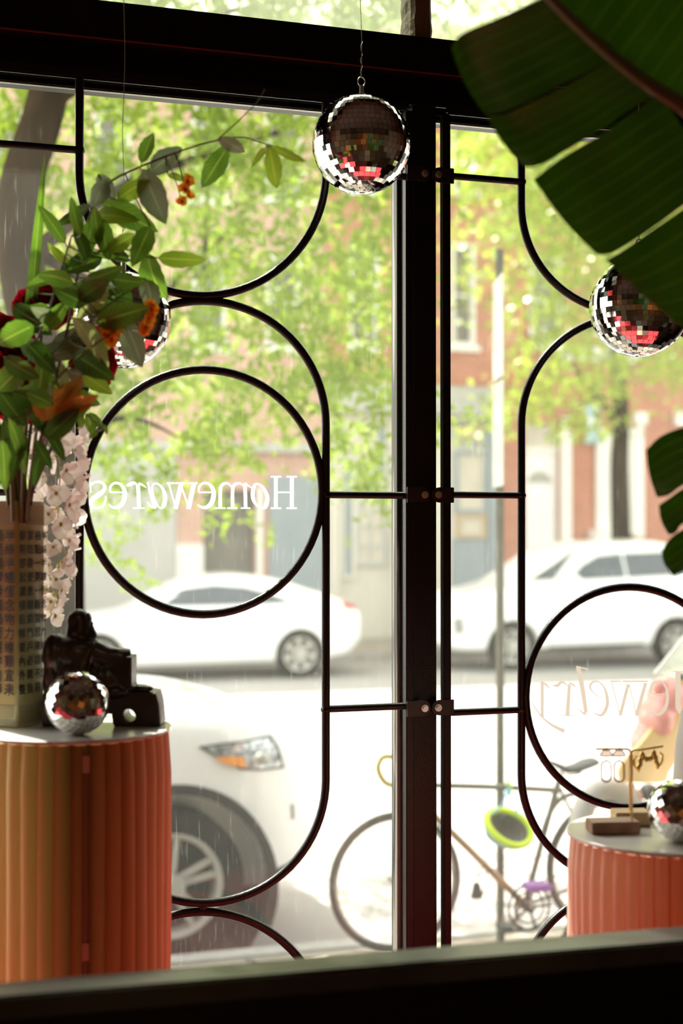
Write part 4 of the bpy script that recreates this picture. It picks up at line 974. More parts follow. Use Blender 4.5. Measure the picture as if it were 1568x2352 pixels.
# 4. orange and green broad leaves, low in the bouquet
ol=thing('orange_leaf_sprig','sprig of broad orange and green leaves low in the bouquet on a dark red stem','foliage',PD(62,1180,2.42))
s5=pxstem(ol,[(58,1200,2.44),(78,1110,2.42),(100,1040,2.36),(118,970,2.30)],2.36,.0042,.002,stem_d)
s5b=pxstem(ol,[(70,1160,2.43),(85,1080,2.46),(110,1010,2.46)],2.4,.003,.0014,stem_d,'side_stem')
for b,t,hw,m_ in (((112,965),(190,862),26,'o'),((112,968),(228,905),20,'o'),((108,968),(75,898),18,'o'),((118,985),(215,925),16,'m'),((105,1005),(182,938),26,'d'),((112,960),(150,880),20,'o')): pxleaf(ol,b,t,hw,2.28,m_,stem=s5,sm=stem_d,roll=rl.uniform(-.2,.2))
# 5. little trailing sprig
ts=thing('trailing_sprig','small trailing sprig of curled green leaves hanging in front of the ring','foliage',PD(120,1000,2.40))
s6=pxstem(ts,[(64,1200,2.44),(90,1040,2.42),(130,965,2.38),(175,945,2.36),(215,965,2.36),(238,985,2.36)],2.36,.002,.0007,stem_g)
for b,t,hw in (((175,948),(190,985),9),((200,950),(214,1002),12),((205,948),(238,985),10),((218,968),(205,1010),7),((236,975),(247,998),6),((225,985),(208,1008),5)): pxleaf(ts,b,t,hw,2.35,'m',stem=s6)
# plain green stems in the mouth of the vase
gs=thing('green_stems','bundle of bare green flower stems standing in the mouth of the vase','stem',PD(30,1180,2.44))
for x0,x1 in ((15,8),(28,40),(44,30),(52,66),(8,-14),(36,20)):
    pxstem(gs,[(x0+14,1195,2.45),(x0+4,1080,2.43),(x1,900,2.40)],2.42,.0036,.003,stem_g)
# 6. red peonies
redp=mat('red_petal',(.50,.006,.025),.6,noise=(30,(.33,.004,.016),.5),trans=.38,sheen=.3)
def peony(label,px,py,d,rpx,seed,ax):
    rr=random.Random(seed); c=PD(px,py,d); R_=rpx/F*d; t=thing('red_peony',label,'flower',c)
    MB().ell(c,(R_*.22,)*3,10,8).obj('flower_heart',mat('dark_red_heart',(.16,.004,.01),.7),t,smooth=True)
    pxstem(t,[(px,py,d+.01),(px*.6+20,py+170,d+.01),(46,1190,2.45)],d,.003,.0034,stem_g)
    ax=Vector(ax).normalized(); q=ax.to_track_quat('Z','Y').to_matrix().to_4x4()
    for ring_,(n,tilt,s,off) in enumerate(((9,.10,1.0,0),(8,.5,.92,.3),(7,.85,.78,.1),(5,1.15,.58,.5),(4,1.35,.42,0))):
        for k in range(n):
            me=petal(.60,1.0,.30,redp,'red%d'%(k%2)) 
            M=Matrix.Translation(c)@q@Matrix.Rotation(2*PI*k/n+off+rr.uniform(-.15,.15),4,'Z')@Matrix.Rotation(tilt+rr.uniform(-.1,.1),4,'X')@Matrix.Scale(R_*s*rr.uniform(.92,1.08),4)
            place(me,t,M)
peony('red peony behind the tall blade leaf, upper of the blooms',100,725,2.47,78,1,(-.1,-.7,.6))
peony('red peony at the frame edge with its head facing the shop',5,800,2.42,80,2,(.3,-.9,.3))
peony('red peony in the middle behind pale leaves, its petals touching the disco ball',185,825,2.42,82,3,(.5,-.7,.2))
peony('red peony low behind the stems',40,900,2.44,78,4,(0,-.9,-.1))
# 7. white wisteria
wpet=mat('white_petal',(.88,.80,.77),.55,trans=.5); yel=mat('yellow_green_calyx',(.45,.42,.10),.6)
wt=thing('white_wisteria','white wisteria cluster hanging down beside the calligraphy vase','flower',PD(120,980,2.54))
ws_=pxstem(wt,[(66,1190,2.47),(92,1030,2.50),(115,965,2.53),(130,985,2.54),(137,1080,2.54),(133,1200,2.54),(135,1320,2.54),(118,1420,2.54)],2.54,.0022,.0007,yel)
wr=random.Random(9)
for i in range(46):
    v=i/45; y=985+v*435; sp_r=(60-46*v)*(1 if v<.93 else .5); a=i*2.4
    cx=(132+6*math.sin(v*3)-(10*v)); px=cx+sp_r*math.cos(a)*.85; dd=2.54+ .035*(1-v*.7)*math.sin(a)
    c=PD(px,y+wr.uniform(-8,8),dd)
    f=MB().ell(c,(.0035,.0035,.005),8,6).obj('floret',yel,wt,smooth=True)
    q=min(ws_,key=lambda p:(p-c).length); MB().tube([q+Vector((0,0,.004)),(q+c)/2+Vector((0,0,.006)),c],.0007,5).obj('pedicel',yel,wt)
    me=petal(.55,1.0,.25,wpet,'w%d'%(i%3)); s=(.031-.012*v)
    out=Vector((math.cos(a),-.35+math.sin(a)*.5,-.25)).normalized(); qq=out.to_track_quat('Z','Y').to_matrix().to_4x4()
    for k in range(4 if v<.8 else 3):
        M=Matrix.Translation(c)@qq@Matrix.Rotation(2*PI*k/4+wr.uniform(-.3,.3),4,'Z')@Matrix.Rotation(wr.uniform(.1,.9),4,'X')@Matrix.Scale(s*wr.uniform(.8,1.15),4)
        o=bpy.data.objects.new('petal',me); C.objects.link(o); o.parent=f; o.matrix_basis=M

# ================================================================== BANANA PLANT
bg_=leafmat('banana_leaf',(.020,.052,.004),(.028,.066,.007),(.12,.20,.05),.25,(1.3,1.6,.3),.35,14,ribs=7)
ribm=mat('banana_midrib',(.10,.055,.03),.4,noise=(9,(.06,.09,.02),.4))
bp=thing('banana_plant','large banana plant whose split dark green leaves hang in front of the window','plant',PD(2010,2400,1.85))
bx=PD(2010,1500,1.82); bp.location=(bx.x,bx.y,FLOOR)
def pl3(pts,d):
    return centripetal([PD(p[0],p[1],(p[2] if len(p)>2 else d)) for p in pts],6)
def resample(c,n):
    L=[0]; 
    for i in range(1,len(c)): L.append(L[-1]+(c[i]-c[i-1]).length)
    out=[]; j=0
    for k in range(n+1):
        s=L[-1]*k/n
        while j<len(L)-2 and L[j+1]<s: j+=1
        t=(s-L[j])/max(L[j+1]-L[j],1e-9); out.append(c[j]+(c[j+1]-c[j])*t)
    return out
def lobe(par,upper,lower,d,m=bg_,ribs=9,name='leaf_segment',bulge=0,depth_tip=.0):
    NU,NV=18,ribs*4; A=resample(pl3(upper,d),NU); B=resample(pl3(lower,d),NU); mb=MB(); mb.uv=[]; fw=RM@Vector((0,0,-1))
    for i in range(NU+1):
        u=i/NU
        for j in range(NV+1):
            v=j/NV; p=A[i].lerp(B[i],v)
            out=(A[-1]-A[0]).normalized()
            p=p+out*(bulge/F*d*math.sin(PI*v)*u**2) + fw*(-.0016*math.sin(v*ribs*2*PI)*math.sin(PI*min(1,u*1.1)) +.010*math.sin(PI*v)*u - depth_tip*u*u)
            mb.v.append(tuple(p)); mb.uv.append((.5,v*ribs/7+.125))
    mb.f=[(i*(NV+1)+j,(i+1)*(NV+1)+j,(i+1)*(NV+1)+j+1,i*(NV+1)+j+1) for i in range(NU) for j in range(NV)]
    return mb.obj(name,m,par,smooth=True,auto=3.1)
lobe(bp,[(1252,-10,1.76),(1150,38,1.80),(1060,78,1.84),(1036,112,1.85)],[(1405,134,1.80),(1290,193,1.82),(1200,238,1.84),(1150,258,1.86),(1114,262,1.87)],1.8,bulge=6,ribs=6)
lobe(bp,[(1409,135,1.80),(1300,197,1.83),(1205,242,1.86),(1160,264,1.88),(1118,266,1.88)],[(1515,213,1.84),(1440,256,1.86),(1380,298,1.87),(1290,352,1.89),(1240,380,1.9),(1205,384,1.9)],1.8,bulge=4,ribs=5)
lobe(bp,[(1518,216,1.84),(1440,268,1.86),(1385,306,1.87),(1290,362,1.9),(1225,412,1.9)],[(1650,420,1.9),(1568,473,1.92),(1500,523,1.93),(1440,562,1.94),(1400,584,1.95),(1370,584,1.95)],1.8,bulge=4,ribs=7)
lobe(bp,[(1652,423,1.90),(1568,480,1.92),(1490,533,1.93),(1430,575,1.94),(1391,597,1.95)],[(1880,700,2.0),(1800,760,2.0),(1720,800,2.0),(1650,805,2.0),(1610,788,2.0)],1.8,bulge=0,ribs=8)
lobe(bp,[(1246,-10,1.765),(1360,-180,1.78),(1480,-360,1.8)],[(1578,276,1.845),(1740,60,1.90),(1900,-160,1.92)],1.8,ribs=10,bulge=30)
lobe(bp,[(1594,266,1.86),(1745,66,1.90),(1905,-150,1.92)],[(1930,640,2.0),(2100,400,2.0),(2250,140,2.0)],1.8,ribs=9,bulge=30)
mr_=pl3([(1245,-22,1.76),(1330,62,1.77),(1420,140,1.79),(1500,200,1.82),(1590,262,1.84),(1700,385,1.87),(1850,560,1.93),(1950,720,1.93),(2000,950,1.88)],1.8)+[Vector((bx.x,bx.y,1.45))]
n=len(mr_); MB().tube(mr_,[.0055+.010*i/(n-1) for i in range(n)],12).obj('midrib',ribm,bp,smooth=True)
# smaller low leaf
lobe(bp,[(1720,1010,2.0),(1640,975,2.0),(1568,982,2.0),(1515,1003,2.0),(1484,1034,2.0)],[(1720,1075,2.0),(1640,1085,2.0),(1568,1115,2.0),(1535,1138,2.0),(1508,1142,2.0)],2.0,bulge=2,ribs=5)
lobe(bp,[(1720,1080,2.0),(1640,1088,2.0),(1568,1122,2.0),(1535,1145,2.0),(1513,1160,2.0)],[(1720,1160,2.0),(1640,1180,2.0),(1568,1203,2.0),(1552,1224,2.0),(1535,1228,2.0)],2.0,bulge=3,ribs=4)
lobe(bp,[(1720,1165,2.0),(1640,1186,2.0),(1568,1216,2.0),(1535,1240,2.0),(1519,1268,2.0)],[(1720,1265,2.0),(1640,1290,2.0),(1568,1312,2.0),(1552,1322,2.0),(1540,1318,2.0)],2.0,bulge=2,ribs=4)
lobe(bp,[(1725,1010,2.0),(1800,960,2.0),(1880,980,2.0)],[(1725,1265,2.0),(1800,1300,2.0),(1880,1320,2.0)],2.0,ribs=8)
mr2=pl3([(1722,1000,2.0),(1722,1130,1.99),(1722,1262,1.98),(1780,1420,1.94),(1900,1560,1.88)],2.0)+[Vector((bx.x,bx.y,1.30))]
n=len(mr2); MB().tube(mr2,[.003+.008*i/(n-1) for i in range(n)],10).obj('midrib',ribm,bp,smooth=True)
MB().tube(centripetal([(bx.x,bx.y,.62),(bx.x+.01,bx.y,1.0),(bx.x,bx.y,1.5)],5),[.05-.028*i/10 for i in range(11)],16).obj('pseudostem',mat('banana_stem',(.12,.16,.05),.5,noise=(6,(.16,.12,.06),.4)),bp,smooth=True)
MB().lathe([(.0001,0),(.12,0),(.16,.34),(.17,.36),(.15,.36),(.145,.31),(.0001,.30)],40,c=(bx.x,bx.y,FLOOR)).obj('pot',mat('clay_pot',(.45,.22,.12),.8),bp,smooth=True)
# ================================================================== TREES
lf1=mat('locust_leaf',(.29,.39,.03),.55,noise=(1.2,(.18,.28,.025),.5),trans=.55)
lf2=mat('street_tree_leaf',(.34,.42,.06),.35,noise=(.8,(.24,.33,.05),.5),trans=.5)
bark=mat('tree_bark',(.018,.011,.005),.95,0,.0,noise=(8,(.05,.033,.017),.4,(1,1,.25)),bump=(25,.8))
def quads(name,A,m,par):
    """A: (n,4,3) array of quads -> one leaf mass, stuff"""
    n=len(A); me=bpy.data.meshes.new(name); me.vertices.add(n*4); me.vertices.foreach_set('co',A.reshape(-1).astype(np.float32))
    me.loops.add(n*4); me.loops.foreach_set('vertex_index',np.arange(n*4,dtype=np.int32)); me.polygons.add(n)
    me.polygons.foreach_set('loop_start',np.arange(0,n*4,4,dtype=np.int32)); me.polygons.foreach_set('loop_total',np.full(n,4,dtype=np.int32)); me.update(calc_edges=True)
    me.materials.append(m); o=link(name,me,par); o['kind']='stuff'; return o
rs=np.random.RandomState(4)
def leafquads(cen,size,ax=None,narrow=.45):
    n=len(cen); a=rs.normal(size=(n,3)); 
    if ax is not None: a=a*.45+np.array(ax)
    a/=np.linalg.norm(a,axis=1)[:,None]; b=np.cross(a,rs.normal(size=(n,3))); b/=np.linalg.norm(b,axis=1)[:,None]
    s=size*rs.uniform(.7,1.25,size=(n,1)); w=s*narrow
    return np.stack([cen,cen+a*s*.5+b*w*.5,cen+a*s,cen+a*s*.5-b*w*.5],axis=1)
t1=thing('honey_locust_tree','leafy honey locust street tree with feathery yellow-green leaves at the near kerb','tree',(P(135,1500,3.15).x,3.15,-.03))
base=P(135,1500,3.15); 
def tp(px,py,Y): return P(px,py,Y)
tr_=centripetal([(base.x,3.15,-.06),(base.x+.01,3.15,.6),tp(132,1200,3.15),tp(92,850,3.12),tp(48,600,3.12),tp(48,430,3.14),tp(100,260,3.2),tp(135,60,3.3),tp(150,-350,3.5)],6)
MB().tube(tr_,[.112-.035*i/(len(tr_)-1) for i in range(len(tr_))],14).obj('trunk',bark,t1,smooth=True)
for pts,r in ((((60,680,3.12),(-40,420,3.3),(-120,200,3.5),(-200,-100,4)),.05),(((50,600,3.12),(300,420,4.2),(560,330,5.2),(800,250,6.2)),.04),(((50,560,3.14),(330,700,4.6),(430,620,5.4),(560,500,6.5)),.035),(((110,240,3.2),(400,60,4.8),(760,-20,6)),.04),(((132,1000,3.15),(300,960,4.0),(420,1010,4.8)),.022),(((470,640,5.4),(480,420,5.8),(520,250,6.2)),.02)):
    c_=centripetal([P(*q) for q in pts],5); n=len(c_); MB().tube(c_,[max(.006,r*(1-.8*i/(n-1))) for i in range(n)],8).obj('branch',bark,t1,smooth=True)
for c_ in ((P(20,430,3.6),.07),): pass
Q=[]
def strand(px,py,dep,L,n):
    p=np.array(PD(px,py,dep)); sway=rs.normal(size=3)*.05; cs=[];
    for k in range(n):
        q=p+np.array([sway[0]*k,sway[1]*k,-L*k/n])+rs.normal(size=3)*.03
        # one compound leaf: a rachis with paired leaflets
        d=rs.normal(size=3)*np.array([1,1,.5])+np.array([0,0,-.7]); d/=np.linalg.norm(d); ll=rs.uniform(.12,.22)
        m_=rs.randint(7,11); t=np.linspace(0,1,m_)[:,None]
        cs.append(q+d*ll*t+np.array([0,0,-.03])*t*t)
    return np.concatenate(cs)
def region1(x,y):
    p=1.0
    if y>1180: p= .5 if 190<x<320 and y<1290 else 0
    elif y>900: p=.30+.35*(800<x<905)+.4*(190<x<560)*(y<1120)-.25*(560<x<740)*(y>1000)
    if 20<x<160 and 230<y<560: p*=.5
    if 460<x<640 and 380<y<560: p*=.45
    if x>905: p*= .15 if x<1000 else 0
    if y<95: p*=.9
    return p
cnt=0
while cnt<980:
    x=rs.uniform(-500,960); y=rs.uniform(-650,1290)
    if rs.uniform()>region1(x,y): continue
    if y<-120 and rs.uniform()<.6: continue
    dep=rs.uniform(6.6,10.5); 
    L_=rs.uniform(.15,.55); 
    if y>820: L_*=.35
    Q.append(strand(x,y,dep,L_,rs.randint(3,7))); cnt+=1
for _ in range(420): Q.append(strand(rs.uniform(-500,960),rs.uniform(-680,-60),rs.uniform(6.2,9.5),rs.uniform(.15,.5),rs.randint(3,7)))
Q=np.concatenate(Q); quads('foliage',leafquads(Q,.074,narrow=.40),lf1,t1)

t2=thing('street_tree','leafy street tree at the far kerb in front of the orange brick rowhouse','tree',(P(1428,1300,18.95).x,18.95,0))
b2=P(1428,1300,18.95)
c_=centripetal([(b2.x,18.95,-.02),(b2.x,18.95,1.2),P(1422,1080,18.95),P(1425,950,18.95),P(1410,700,18.9),P(1395,400,18.8),P(1390,100,18.8)],6)
MB().tube(c_,[.20-.12*i/(len(c_)-1) for i in range(len(c_))],14).obj('trunk',bark,t2,smooth=True)
for pts,r in ((((1422,980,18.95),(1330,860,18.2),(1200,760,17.6)),.07),(((1415,820,18.9),(1500,700,18.5),(1600,560,18)),.07),(((1400,600,18.9),(1250,480,18.2),(1130,380,17.6)),.06),(((1425,900,18.95),(1300,930,17.8),(1180,920,17.2)),.03)):
    c_=centripetal([P(*q) for q in pts],5); n=len(c_); MB().tube(c_,[max(.012,r*(1-.8*i/(n-1))) for i in range(n)],8).obj('branch',bark,t2,smooth=True)
def region2(x,y):
    if x<1035: return 0
    if y<560: return 1.0 if x>1150 or y<470 else .5
    if y<720: return .95 if x>1150 else .25
    if y<880: return .9 if 1180<x<1600 else .2*(x>1600)
    if y<1000: return .75 if 1110<x<1420 else .12
    return 0
pts=[]
while len(pts)<1500:
    x=rs.uniform(1030,1900); y=rs.uniform(-300,1005)
    if rs.uniform()>region2(x,y): continue
    if y<200 and rs.uniform()<.4: continue
    c0=np.array(PD(x,y,rs.uniform(18.5,23.6))); pts.append(c0+rs.normal(size=(13,3))*np.array([.22,.22,.13]))
quads('foliage',leafquads(np.concatenate(pts),.125,narrow=.7),lf2,t2)

# ================================================================== CARS
carw=mat('white_car_paint',(.82,.83,.82),.22,0,.5,coat=.6)
cargls=mat('tinted_car_glass',(.05,.065,.08),.04,0,.8,coat=.5)
rub=mat('tyre_rubber',(.020,.018,.016),.85,0,.15); cladm=mat('dark_cladding',(.030,.029,.027),.7,0,.2)
alloy=mat('alloy_wheel',(.46,.45,.41),.4,.1); darkin=mat('wheel_well_dark',(.02,.02,.02),.9)
amber=mat('amber_lens',(.90,.32,.04),.15,coat=.6); lens=mat('headlight_lens',(.55,.58,.60),.08,.35,coat=.8,noise=(30,(.15,.17,.2),.15)); redl=mat('tail_lens',(.45,.03,.02),.2,coat=.5); grey=mat('grey_plastic',(.25,.25,.25),.5)
def interp(tab,x):
    if x<=tab[0][0]: return tab[0][1]
    for (a,b),(c,d) in zip(tab,tab[1:]):
        if x<=c: t=(x-a)/(c-a); t=t*t*(3-2*t)*.4+t*.6; return b+(d-b)*t
    return tab[-1][1]
def wheel(par,cx,y,cz,R,rr,nsp,twist,wd=.20,name='wheel'):
    """near-side wheel, axis along Y, outer face at y"""
    M=Matrix.Rotation(-PI/2,4,'X')
    w=MB().lathe([(rr,0),(rr+.012,-.004),(R-.04,-.002),(R-.012,.012),(R,.04),(R,wd-.04),(R-.012,wd-.012),(R-.05,wd),(rr,wd)],56,M,(cx,y,cz),False).obj(name,rub,par,smooth=True)
    MB().lathe([(rr-.012,0),(rr+.002,.0),(rr+.004,-.012),(rr-.006,-.015),(rr-.028,-.004),(rr-.035,.05),(rr-.035,.14)][::-1],56,M,(cx,y+.015,cz),False).obj('rim',alloy,w,smooth=True)
    MB().lathe([(.0001,.0),(rr-.03,.0),(rr-.03,.01),(.0001,.01)],40,M,(cx,y+.12,cz)).obj('brake_disc',darkin,w,smooth=True)
    for k in range(nsp):
        a=2*PI*k/nsp+.35
        for s in ((-1,1) if not twist else (0,)):
            da=.10*s if not twist else 0
            p0=Vector((cx+.04*math.cos(a+da*3),y+.030,cz+.04*math.sin(a+da*3))); a2=a+ (da*1.6 if not twist else .42); p1=Vector((cx+(rr-.018)*math.cos(a2),y+.016,cz+(rr-.018)*math.sin(a2)))
            wdt=.020 if not twist else .034
            t=(p1-p0).normalized(); nrm=Vector((0,1,0)); sd=t.cross(nrm).normalized()
            w0,w1=wdt*.9,wdt*(.75 if not twist else 1.15)
            poly=[p0-sd*w0,p1-sd*w1,p1+sd*w1,p0+sd*w0]
            MB().prism(poly,(0,.028,0)).obj('spoke',alloy,w,bevel=.004)
    MB().lathe([(.0001,0),(.045,0),(.06,-.012),(.062,-.03),(.0001,-.03)][::-1],28,M,(cx,y+.030-.03,cz)).obj('hub_cap',alloy,w,smooth=True)
    for k in range(5):
        a=2*PI*k/5; MB().cyl((cx+.042*math.cos(a),y+.022,cz+.042*math.sin(a)),(cx+.042*math.cos(a),y+.0,cz+.042*math.sin(a)),.007,6).obj('lug_nut',darkin,w)
    return w
def carbody(par,x0,L,sgn,y0,Wd,top,bot,belt,round0,round1,wheels,g,paint=carw,tum=.42):
    """x = x0 + sgn*s for s in 0..L (0 = front). top/bot/belt: tables of (s, z)"""
    N=34; ring=[]; 
    for i in range(N+1):
        f=i/N; s=L*(.5-.5*math.cos(PI*f)); zt,zb,zl=interp(top,s),interp(bot,s),interp(belt,s)
        pr=round0*max(0,1-s/.75)**2.2+round1*max(0,1-(L-s)/.7)**2.2
        gh=max(0,zt-zl); ins=pr+.055+tum*gh; mid=Wd/2
        half=[(pr+.10,zb),(pr+.02,zb+.07),(pr+.0,zb+.22*(zl-zb)),(pr-.012,zb+.55*(zl-zb)),(pr+.006,zl-.07),(pr+.04,zl-.005),(ins+.00,zt-.05 if gh>.08 else zt-.025),(ins+.11,zt-.008),(mid*.75,zt+.012)]
        pts=[(y0+a,z) for a,z in half]+[(y0+Wd-a,z) for a,z in half[::-1]]
        ring.append([(x0+sgn*s,y,z+g) for y,z in pts])
    n=len(ring[0]); vs=[p for r in ring for p in r]
    fs=[(i*n+k,i*n+(k+1)%n,(i+1)*n+(k+1)%n,(i+1)*n+k) for i in range(N) for k in range(n)]+[tuple(range(n)),tuple(N*n+k for k in range(n-1,-1,-1))]
    me=MB().add(vs,fs).mesh('body',paint); o=bpy.data.objects.new('tmp',me); C.objects.link(o)
    ss=o.modifiers.new('s','SUBSURF'); ss.levels=2; ss.render_levels=2
    cut=[]
    for (wx,wr) in wheels:
        for yy in (y0-.2,y0+Wd-.26):
            mc=MB().cyl((wx,yy,g+.335),(wx,yy+.46,g+.335),wr,48).mesh('c',darkin); co=bpy.data.objects.new('c',mc); C.objects.link(co); cut.append(co)
            b=o.modifiers.new('b','BOOLEAN'); b.operation='DIFFERENCE'; b.solver='EXACT'; b.object=co
    dg=bpy.context.evaluated_depsgraph_get(); dg.update(); nm=bpy.data.meshes.new_from_object(o.evaluated_get(dg)); nm.name='body'
    for c_ in cut+[o]: bpy.data.objects.remove(c_)
    nm.polygons.foreach_set('use_smooth',[True]*len(nm.polygons)); nm.set_sharp_from_angle(angle=math.radians(35))
    ob=link('body',nm,par); bvh=BVHTree.FromPolygons([v.co[:] for v in nm.vertices],[tuple(p.vertices) for p in nm.polygons])
    return ob,bvh
def onbody(par,bvh,poly,m,name,side=True,off=.008,thick=.010,rings=5,smooth=True,view=False,y0=0):
    """a panel that follows the body. poly: (x,z) seen from the near side, or photo pixels when view"""
    n=len(poly); cx=sum(p[0] for p in poly)/n; cy=sum(p[1] for p in poly)/n; pp=[]
    dense=[]
    for i in range(n):
        a=poly[i]; b=poly[(i+1)%n]
        for k in range(4): dense.append((a[0]+(b[0]-a[0])*k/4,a[1]+(b[1]-a[1])*k/4))
    n=len(dense); vs=[]; last=None
    for r in range(rings+1):
        t=1-r/(rings)
        for (x,y) in dense:
            qx,qy=cx+(x-cx)*max(t,.02),cy+(y-cy)*max(t,.02)
            if view: d=ray(qx,qy).normalized(); o=CAM
            else: o=Vector((qx,y0-1.5,qy)); d=Vector((0,1,0))
            h=bvh.ray_cast(o,d)
            p=h[0]-d*off if h[0] is not None else (last or Vector((qx,y0,qy)))
            last=p; vs.append(p)
    fs=[(r*n+k,(r+1)*n+k,(r+1)*n+(k+1)%n,r*n+(k+1)%n) for r in range(rings) for k in range(n)]+[tuple(rings*n+k for k in range(n))]
    o=len(vs); dd=Vector((0,off+.01,0)); vs2=vs+[v+dd for v in vs[:n]]
    fs+=[(k,(k+1)%n,o+(k+1)%n,o+k) for k in range(n)]
    return MB().add(vs2,fs).obj(name,m,par,smooth=smooth)
GS=-.14
def xz(px,py,Y): p=P(px,py,Y); return (p.x,p.z)
# far fastback, facing left -------------------------------------------------
YC=16.45
fb=thing('fastback_car','white fastback car parked across the street behind the Homewares ring','car',(P(500,1500,YC).x,YC+.9,GS))
xr=P(842,1450,YC).x; xw=P(690,1515,YC).x; Lf=4.75; xf=xr-Lf
Z=lambda y:P(560,y,YC).z-GS
top=[(0,.62),(.12,.72),(.5,.84),(1.25,Z(1407)),(1.5,Z(1400)),(2.0,Z(1350)),(2.35,Z(1326)),(2.9,Z(1318)),(3.5,Z(1330)),(4.1,Z(1362)),(4.55,Z(1385)),(4.70,Z(1392)),(4.75,Z(1425))]
top=[(s,z) for s,z in top]
belt=[(0,.58),(.12,.68),(.5,.80),(1.3,.93),(2.0,.96),(3.4,1.0),(4.2,1.02),(4.75,.92)]
bot=[(0,.30),(.3,.20),(.6,.17),(4.0,.19),(4.5,.26),(4.75,.42)]
body,bv=carbody(fb,xf,Lf,1,YC,1.86,top,bot,belt,.34,.28,[(xf+.93,.365),(xw,.365)],GS)
for cx in (xf+.93,xw): wheel(fb,cx,YC+.02,GS+.335,.335,.245,7,True)
onbody(fb,bv,[xz(x,y,YC) for x,y in ((352,1393),(385,1370),(430,1353),(500,1345),(570,1350),(625,1364),(676,1384),(600,1388),(480,1391))],cargls,'side_window',y0=YC)
onbody(fb,bv,[xz(x,y,YC) for x,y in ((792,1382),(832,1388),(836,1402),(800,1398))],redl,'tail_light',y0=YC)
onbody(fb,bv,[xz(x,y,YC) for x,y in ((200,1536),(620,1538),(620,1552),(200,1549))],cladm,'side_sill',y0=YC)
MB().ell((P(345,1400,YC).x,YC-.05,P(345,1400,YC).z),(.10,.07,.065),14,10).obj('door_mirror',carw,fb,smooth=True)
for px in (420,520,600): onbody(fb,bv,[xz(x,y,YC) for x,y in ((px,1393),(px+1.6,1393),(px+1.6,1530),(px,1530))],grey,'door_seam',y0=YC,off=.002,rings=2)
# far suv, facing left ---------------------------------------------------------
Y2=16.45
sv=thing('suv','white SUV parked across the street behind the Jewelry ring','car',(P(1330,1450,Y2).x,Y2+.95,GS))
xf=P(1022,1450,Y2).x; xw=P(1180,1485,Y2).x; Lf=4.75; Z=lambda y,x=1300:P(x,y,Y2).z-GS
zt=lambda x,y:P(x,y,Y2).z-GS; S=lambda px:P(px,1400,Y2).x-xf
top=[(0,.78),(.08,.92),(.3,zt(1050,1372)),(S(1130),zt(1130,1358)),(S(1200),zt(1200,1342)),(S(1262),zt(1262,1298)),(S(1322),zt(1322,1252)),(S(1400),zt(1400,1242)),(S(1520),zt(1520,1240)),(3.9,zt(1520,1240)-.03),(4.55,1.45),(4.75,1.05)]
belt=[(0,.74),(.08,.86),(.3,.95),(S(1180),zt(1180,1350)-.03),(S(1300),zt(1300,1338)),(3.9,zt(1500,1325)),(4.75,.98)]
bot=[(0,.36),(.3,.26),(4.3,.28),(4.75,.45)]
body,bv=carbody(sv,xf,Lf,1,Y2,1.9,top,bot,belt,.34,.22,[(xw,.43),(xw+2.75,.43)],GS,tum=.36)
for cx in (xw,xw+2.75): wheel(sv,cx,Y2+.02,GS+.36,.36,.25,6,False)
onbody(sv,bv,[xz(x,y,Y2) for x,y in ((1312,1332),(1345,1300),(1385,1278),(1440,1272),(1440,1326))],cargls,'side_window',y0=Y2)
onbody(sv,bv,[xz(x,y,Y2) for x,y in ((1446,1272),(1550,1268),(1550,1320),(1446,1326))],cargls,'side_window',y0=Y2)
onbody(sv,bv,[xz(x,y,Y2) for x,y in ((1556,1268),(1620,1268),(1640,1290),(1630,1314),(1556,1319))],cargls,'side_window',y0=Y2)
onbody(sv,bv,[(1214,1333),(1290,1283),(1322,1258),(1300,1290),(1272,1330)],cargls,'windscreen',view=True,off=.02)
onbody(sv,bv,[(1040,1422),(1062,1418),(1066,1452),(1046,1458)],grey,'headlight',view=True,off=.015)
onbody(sv,bv,[xz(x,y,Y2) for x,y in ((1262,1486),(1480,1478),(1480,1492),(1262,1502))],cladm,'side_sill',y0=Y2)
MB().ell((P(1312,1334,Y2).x,Y2-.10,P(1312,1334,Y2).z),(.12,.09,.09),14,10).obj('door_mirror',carw,sv,smooth=True)
# near suv, facing right --------------------------------------------------------
Y3=3.82
ns=thing('suv','white SUV parked at the near kerb, its front wheel and headlight beside the left pedestal','car',(P(0,1800,Y3).x-.6,Y3+.95,GS))
xw=P(397,2048,Y3).x; Rn=.362; xf=xw+.84; Lf=4.7
top=[(0,.66),(.05,.86),(.14,1.02),(.30,1.13),(.6,1.21),(1.2,1.27),(1.6,1.33),(2.3,1.78),(2.8,1.86),(4.0,1.84),(4.5,1.6),(4.7,1.2)]
belt=[(0,.60),(.05,.80),(.14,.97),(.3,1.07),(.6,1.13),(1.2,1.17),(4.0,1.22),(4.7,1.05)]
bot=[(0,.36),(.25,.26),(4.3,.28),(4.7,.45)]
body,bv=carbody(ns,xf,Lf,-1,Y3,1.9,top,bot,belt,.36,.22,[(xw,.475),(xw-2.75,.475)],GS,tum=.36)
for cx in (xw,xw-2.75): wheel(ns,cx,Y3+.03,GS+Rn,Rn,.252,5,False,.23)
